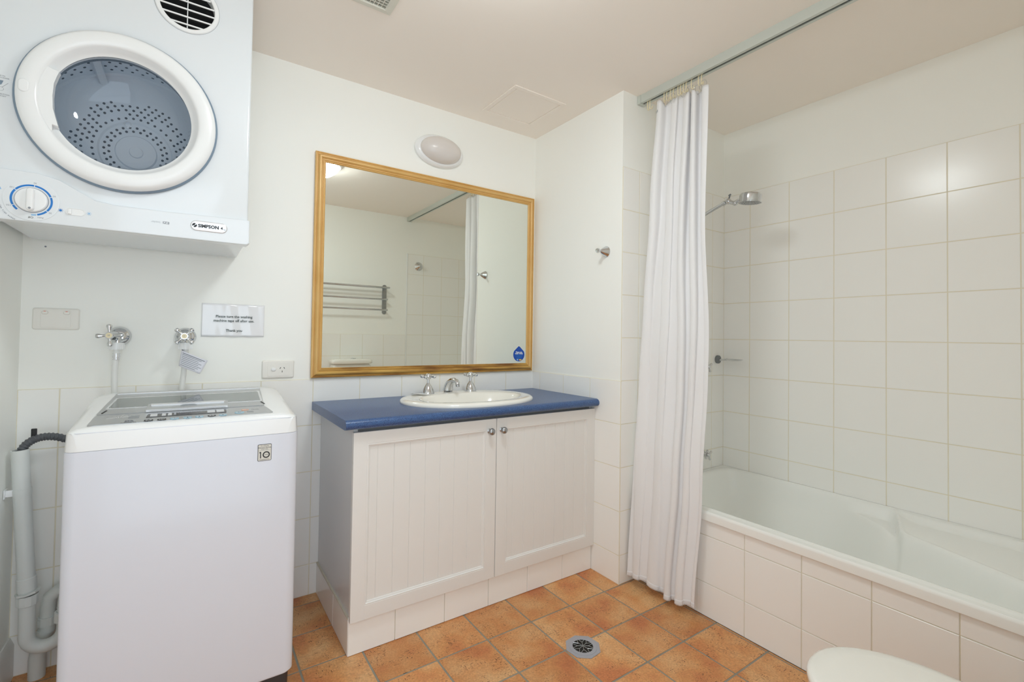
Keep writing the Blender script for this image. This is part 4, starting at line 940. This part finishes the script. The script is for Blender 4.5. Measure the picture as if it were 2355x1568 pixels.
# ------------------------------------------------------------------ waste pipe and drain hose
wp = thing('standpipe', 'grey plastic washing machine standpipe with a trap in the corner', 'pipe', (-2.05, -.09, 0))
top_, bot_ = Vector((-2.083, -.100, .752)), Vector((-2.056, -.100, .30))
dv = (bot_ - top_)
MB().lathe([(.0185, 0), (.0213, 0), (.0213, dv.length), (.0185, dv.length)], frame(top_, dv), 32, close=True).build('pipe', pvc, wp)
MB().lathe([(1e-6, .03), (.0186, .03)], frame(top_, dv), 24).build('pipe_bore', dark, wp)
MB().lathe([(.0214, 0), (.0228, .0), (.0228, .018), (.0214, .018)], frame(top_ + dv * .27, dv), 32, close=True).build('clip', pvc, wp)
q = top_ + dv * .29
MB().box(XL + .002, q.x - .016, q.y - .012, q.y - .006, q.z - .010, q.z + .010, .002).box(XL + .001, XL + .005, q.y - .020, q.y + .012, q.z - .014, q.z + .014, .002).build('clip_bracket', plastic_w, wp)
MB().lathe([(.0235, 0), (.0235, .040), (.0215, .042), (.0215, -.002)], frame(top_ + dv * .89, dv), 32, close=True).build('socket', pvc, wp)
nb = bot_ + Vector((.001, 0, -.004))
MB().lathe([(.0255, .0), (.0270, .002), (.0262, .030), (.0220, .032), (.022, .0)], frame(nb, (0, 0, -1)), 12, close=True).build('nut', pvc, wp, ang=20)
MB().prism([(.030 * cos(2 * pi * k / 8), .030 * sin(2 * pi * k / 8)) for k in range(8)], 0, .006, frame(nb + Vector((0, 0, .010)), (.12, 0, -1))).build('flange_nut', pvc, wp, smooth=False)
tp = [(-2.055, -.100, .272), (-2.054, -.100, .19)] + [(-2.010 - .044 * cos(t_), -.100, .165 - .044 * sin(t_)) for t_ in [k * pi / 12 for k in range(0, 13)]] + [(-1.966, -.100, .235)]
MB().tube(tp, .0200, 24).build('trap_bend', pvc, wp)
MB().lathe([(.0265, 0), (.0265, .030), (.021, .031), (.021, 0)], frame((-1.966, -.100, .190), (0, 0, 1)), 12, close=True).build('nut', pvc, wp, ang=20)
MB().tube([(-1.966, -.100, .225), (-1.966, -.095, .25), (-1.966, -.075, .266), (-1.972, -.055, .270), (-1.990, -.045, .268), (-2.012, -.045, .25), (-2.016, -.045, .225), (-2.016, -.045, .14)], .0195, 20).build('crossover', pvc, wp)
MB().lathe([(.0255, 0), (.0255, .026), (.020, .027), (.020, 0)], frame((-2.016, -.045, .165), (0, 0, 1)), 12, close=True).build('nut', pvc, wp, ang=20)
MB().tube([(-2.020, -.045, .145), (-2.034, -.045, .10), (-2.038, -.045, .06), (-2.038, -.045, .0)], .0215, 24).build('floor_outlet', pvc, wp)
dh = thing('drain_hose', 'dark grey corrugated drain hose hooked into the standpipe', 'hose', (-2.08, -.10, .74))
ctrl = [Vector(p) for p in ((-2.084, -.100, .700), (-2.083, -.100, .735), (-2.074, -.094, .762), (-2.055, -.083, .778), (-2.030, -.070, .782), (-2.000, -.058, .774), (-1.965, -.050, .752), (-1.94, -.046, .715))]
P = [ctrl[0] * 2 - ctrl[1]] + ctrl + [ctrl[-1] * 2 - ctrl[-2]]; cp = []
for i in range(1, len(P) - 2):
    for k in range(14):
        u = k / 14; cp.append(.5 * ((2 * P[i]) + (P[i + 1] - P[i - 1]) * u + (2 * P[i - 1] - 5 * P[i] + 4 * P[i + 1] - P[i + 2]) * u * u + (3 * P[i] - P[i - 1] - 3 * P[i + 1] + P[i + 2]) * u ** 3))
MB().tube(cp, [.0125 if (i // 2) % 2 else .0108 for i in range(len(cp))], 16).build('hose', hose_d, dh, ang=20)
hg = MB().box(-2.064, -2.050, -.080, -.077, .780, .812, .002).tube([(-2.057 + .0045 * cos(t_), -.0785, .803 + .006 * sin(t_)) for t_ in [2 * pi * k / 12 for k in range(12)]], .0018, 6, closed=True)
hg.build('hose_hook', black, dh)

# ------------------------------------------------------------------ wall plates and notice
sp_ = thing('light_switch', 'cream two-rocker switch plate on the wall above the washing machine', 'light switch', (-2.026, 0, 1.166))
def wplate(x0, x1, z0_, z1_, par):
    return MB().loft([[(x, z, h) for x, z in rrect(x0 + i, x1 - i, z0_ + i, z1_ - i, .007, 5)] for i, h in ((0, .0), (0, .005), (.002, .008), (.005, .0095))], M=F0).build('plate', plastic_s, par, ang=50)
pl_ = wplate(-2.085, -1.968, 1.130, 1.202, sp_)
MB().loft([[(x, z, h) for x, z in rrect(-2.0645 + i, -1.9905 - i, 1.137 + i, 1.196 - i, .004, 4)] for i, h in ((0, .009), (0, .0112), (.0008, .0118))], M=F0).build('centre_panel', plastic_s, pl_, ang=40)
for x_ in (-2.054, -2.000):
    r_ = MB().loft([[(x, z, h) for x, z in rrect(x_ - .0085 + i, x_ + .0085 - i, 1.181 + i, 1.193 - i, .0058 - i, 6)] for i, h in ((0, .0115), (0, .0135), (.0012, .0150), (.003, .0155))], M=F0).build('rocker', plastic_s, sp_, ang=50)
    MB().box(x_ - .0028, x_ + .0028, -.0154, -.0146, 1.1905, 1.1922).build('on_mark', mat('orange_mark', '#E0603E', .5) if 'orange_mark' not in MATS else MATS['orange_mark'], r_, smooth=False)
gp = thing('power_outlet', 'white power outlet with one switch beside the mirror frame', 'power outlet', (-1.342, 0, .977))
pl_ = wplate(-1.403, -1.281, .9405, 1.0155, gp)
MB().loft([[(x, z, h) for x, z in rrect(-1.382 + i, -1.300 - i, .949 + i, 1.006 - i, .004, 4)] for i, h in ((0, .009), (0, .0105), (.0008, .0110))], M=F0).build('centre_panel', plastic_s, pl_, ang=40)
MB().loft([[(x, z, h) for x, z in rrect(-1.3695 + i, -1.3510 - i, .971 + i, .985 - i, .0068 - i, 6)] for i, h in ((0, .0105), (0, .0135), (.0014, .0150), (.004, .0155))], M=F0).build('rocker', plastic_w, gp, ang=50)
for dx, dz, a_ in ((-.0075, .004, -.5), (.0075, .004, .5), (0, -.0105, 0)):
    MB().box(-.0011, .0011, -.0038, .0038, 0, .0004, M=frame((-1.3275 + dx, -.0110, .979 + dz), (0, -1, 0), (1, 0, 0)) @ Matrix.Rotation(a_, 4, 'Z')).build('socket_slot', black, gp, smooth=False)
nt_ = thing('notice', 'laminated white notice about turning off the washing machine taps', 'sign', (-1.507, 0, 1.177))
def nf(u, v, d=0.):
    x = -1.6155 + .2165 * u; z = 1.1125 + .130 * v
    return (x, -.0030 - .0022 * (1 - cos(2 * pi * (u * 3.1 + .25 * v))) * sin(pi * u) * (.4 + .6 * abs(2 * v - 1)) - d, z)
solid(MB().grid(nf, 60, 14).build('sheet', lamin, nt_, ang=180), .0005)
for s_, z_ in (('Please turn the washing', 1.1920), ('machine taps off after use.', 1.1755), ('Thank you', 1.1365)):
    text(s_, .0140, MX(-1.5060, z_, -.0082), mat('notice_ink', '#3D4A45', .4) if 'notice_ink' not in MATS else MATS['notice_ink'], nt_, bold=.0002, sx=.95)
MB().lathe([(.0028, 0), (.0024, .0012), (1e-6, .0014)], frame((-2.060, 0, 1.409), (0, -1, 0)), 12).build('wall_plug', grey_p, wall_back)
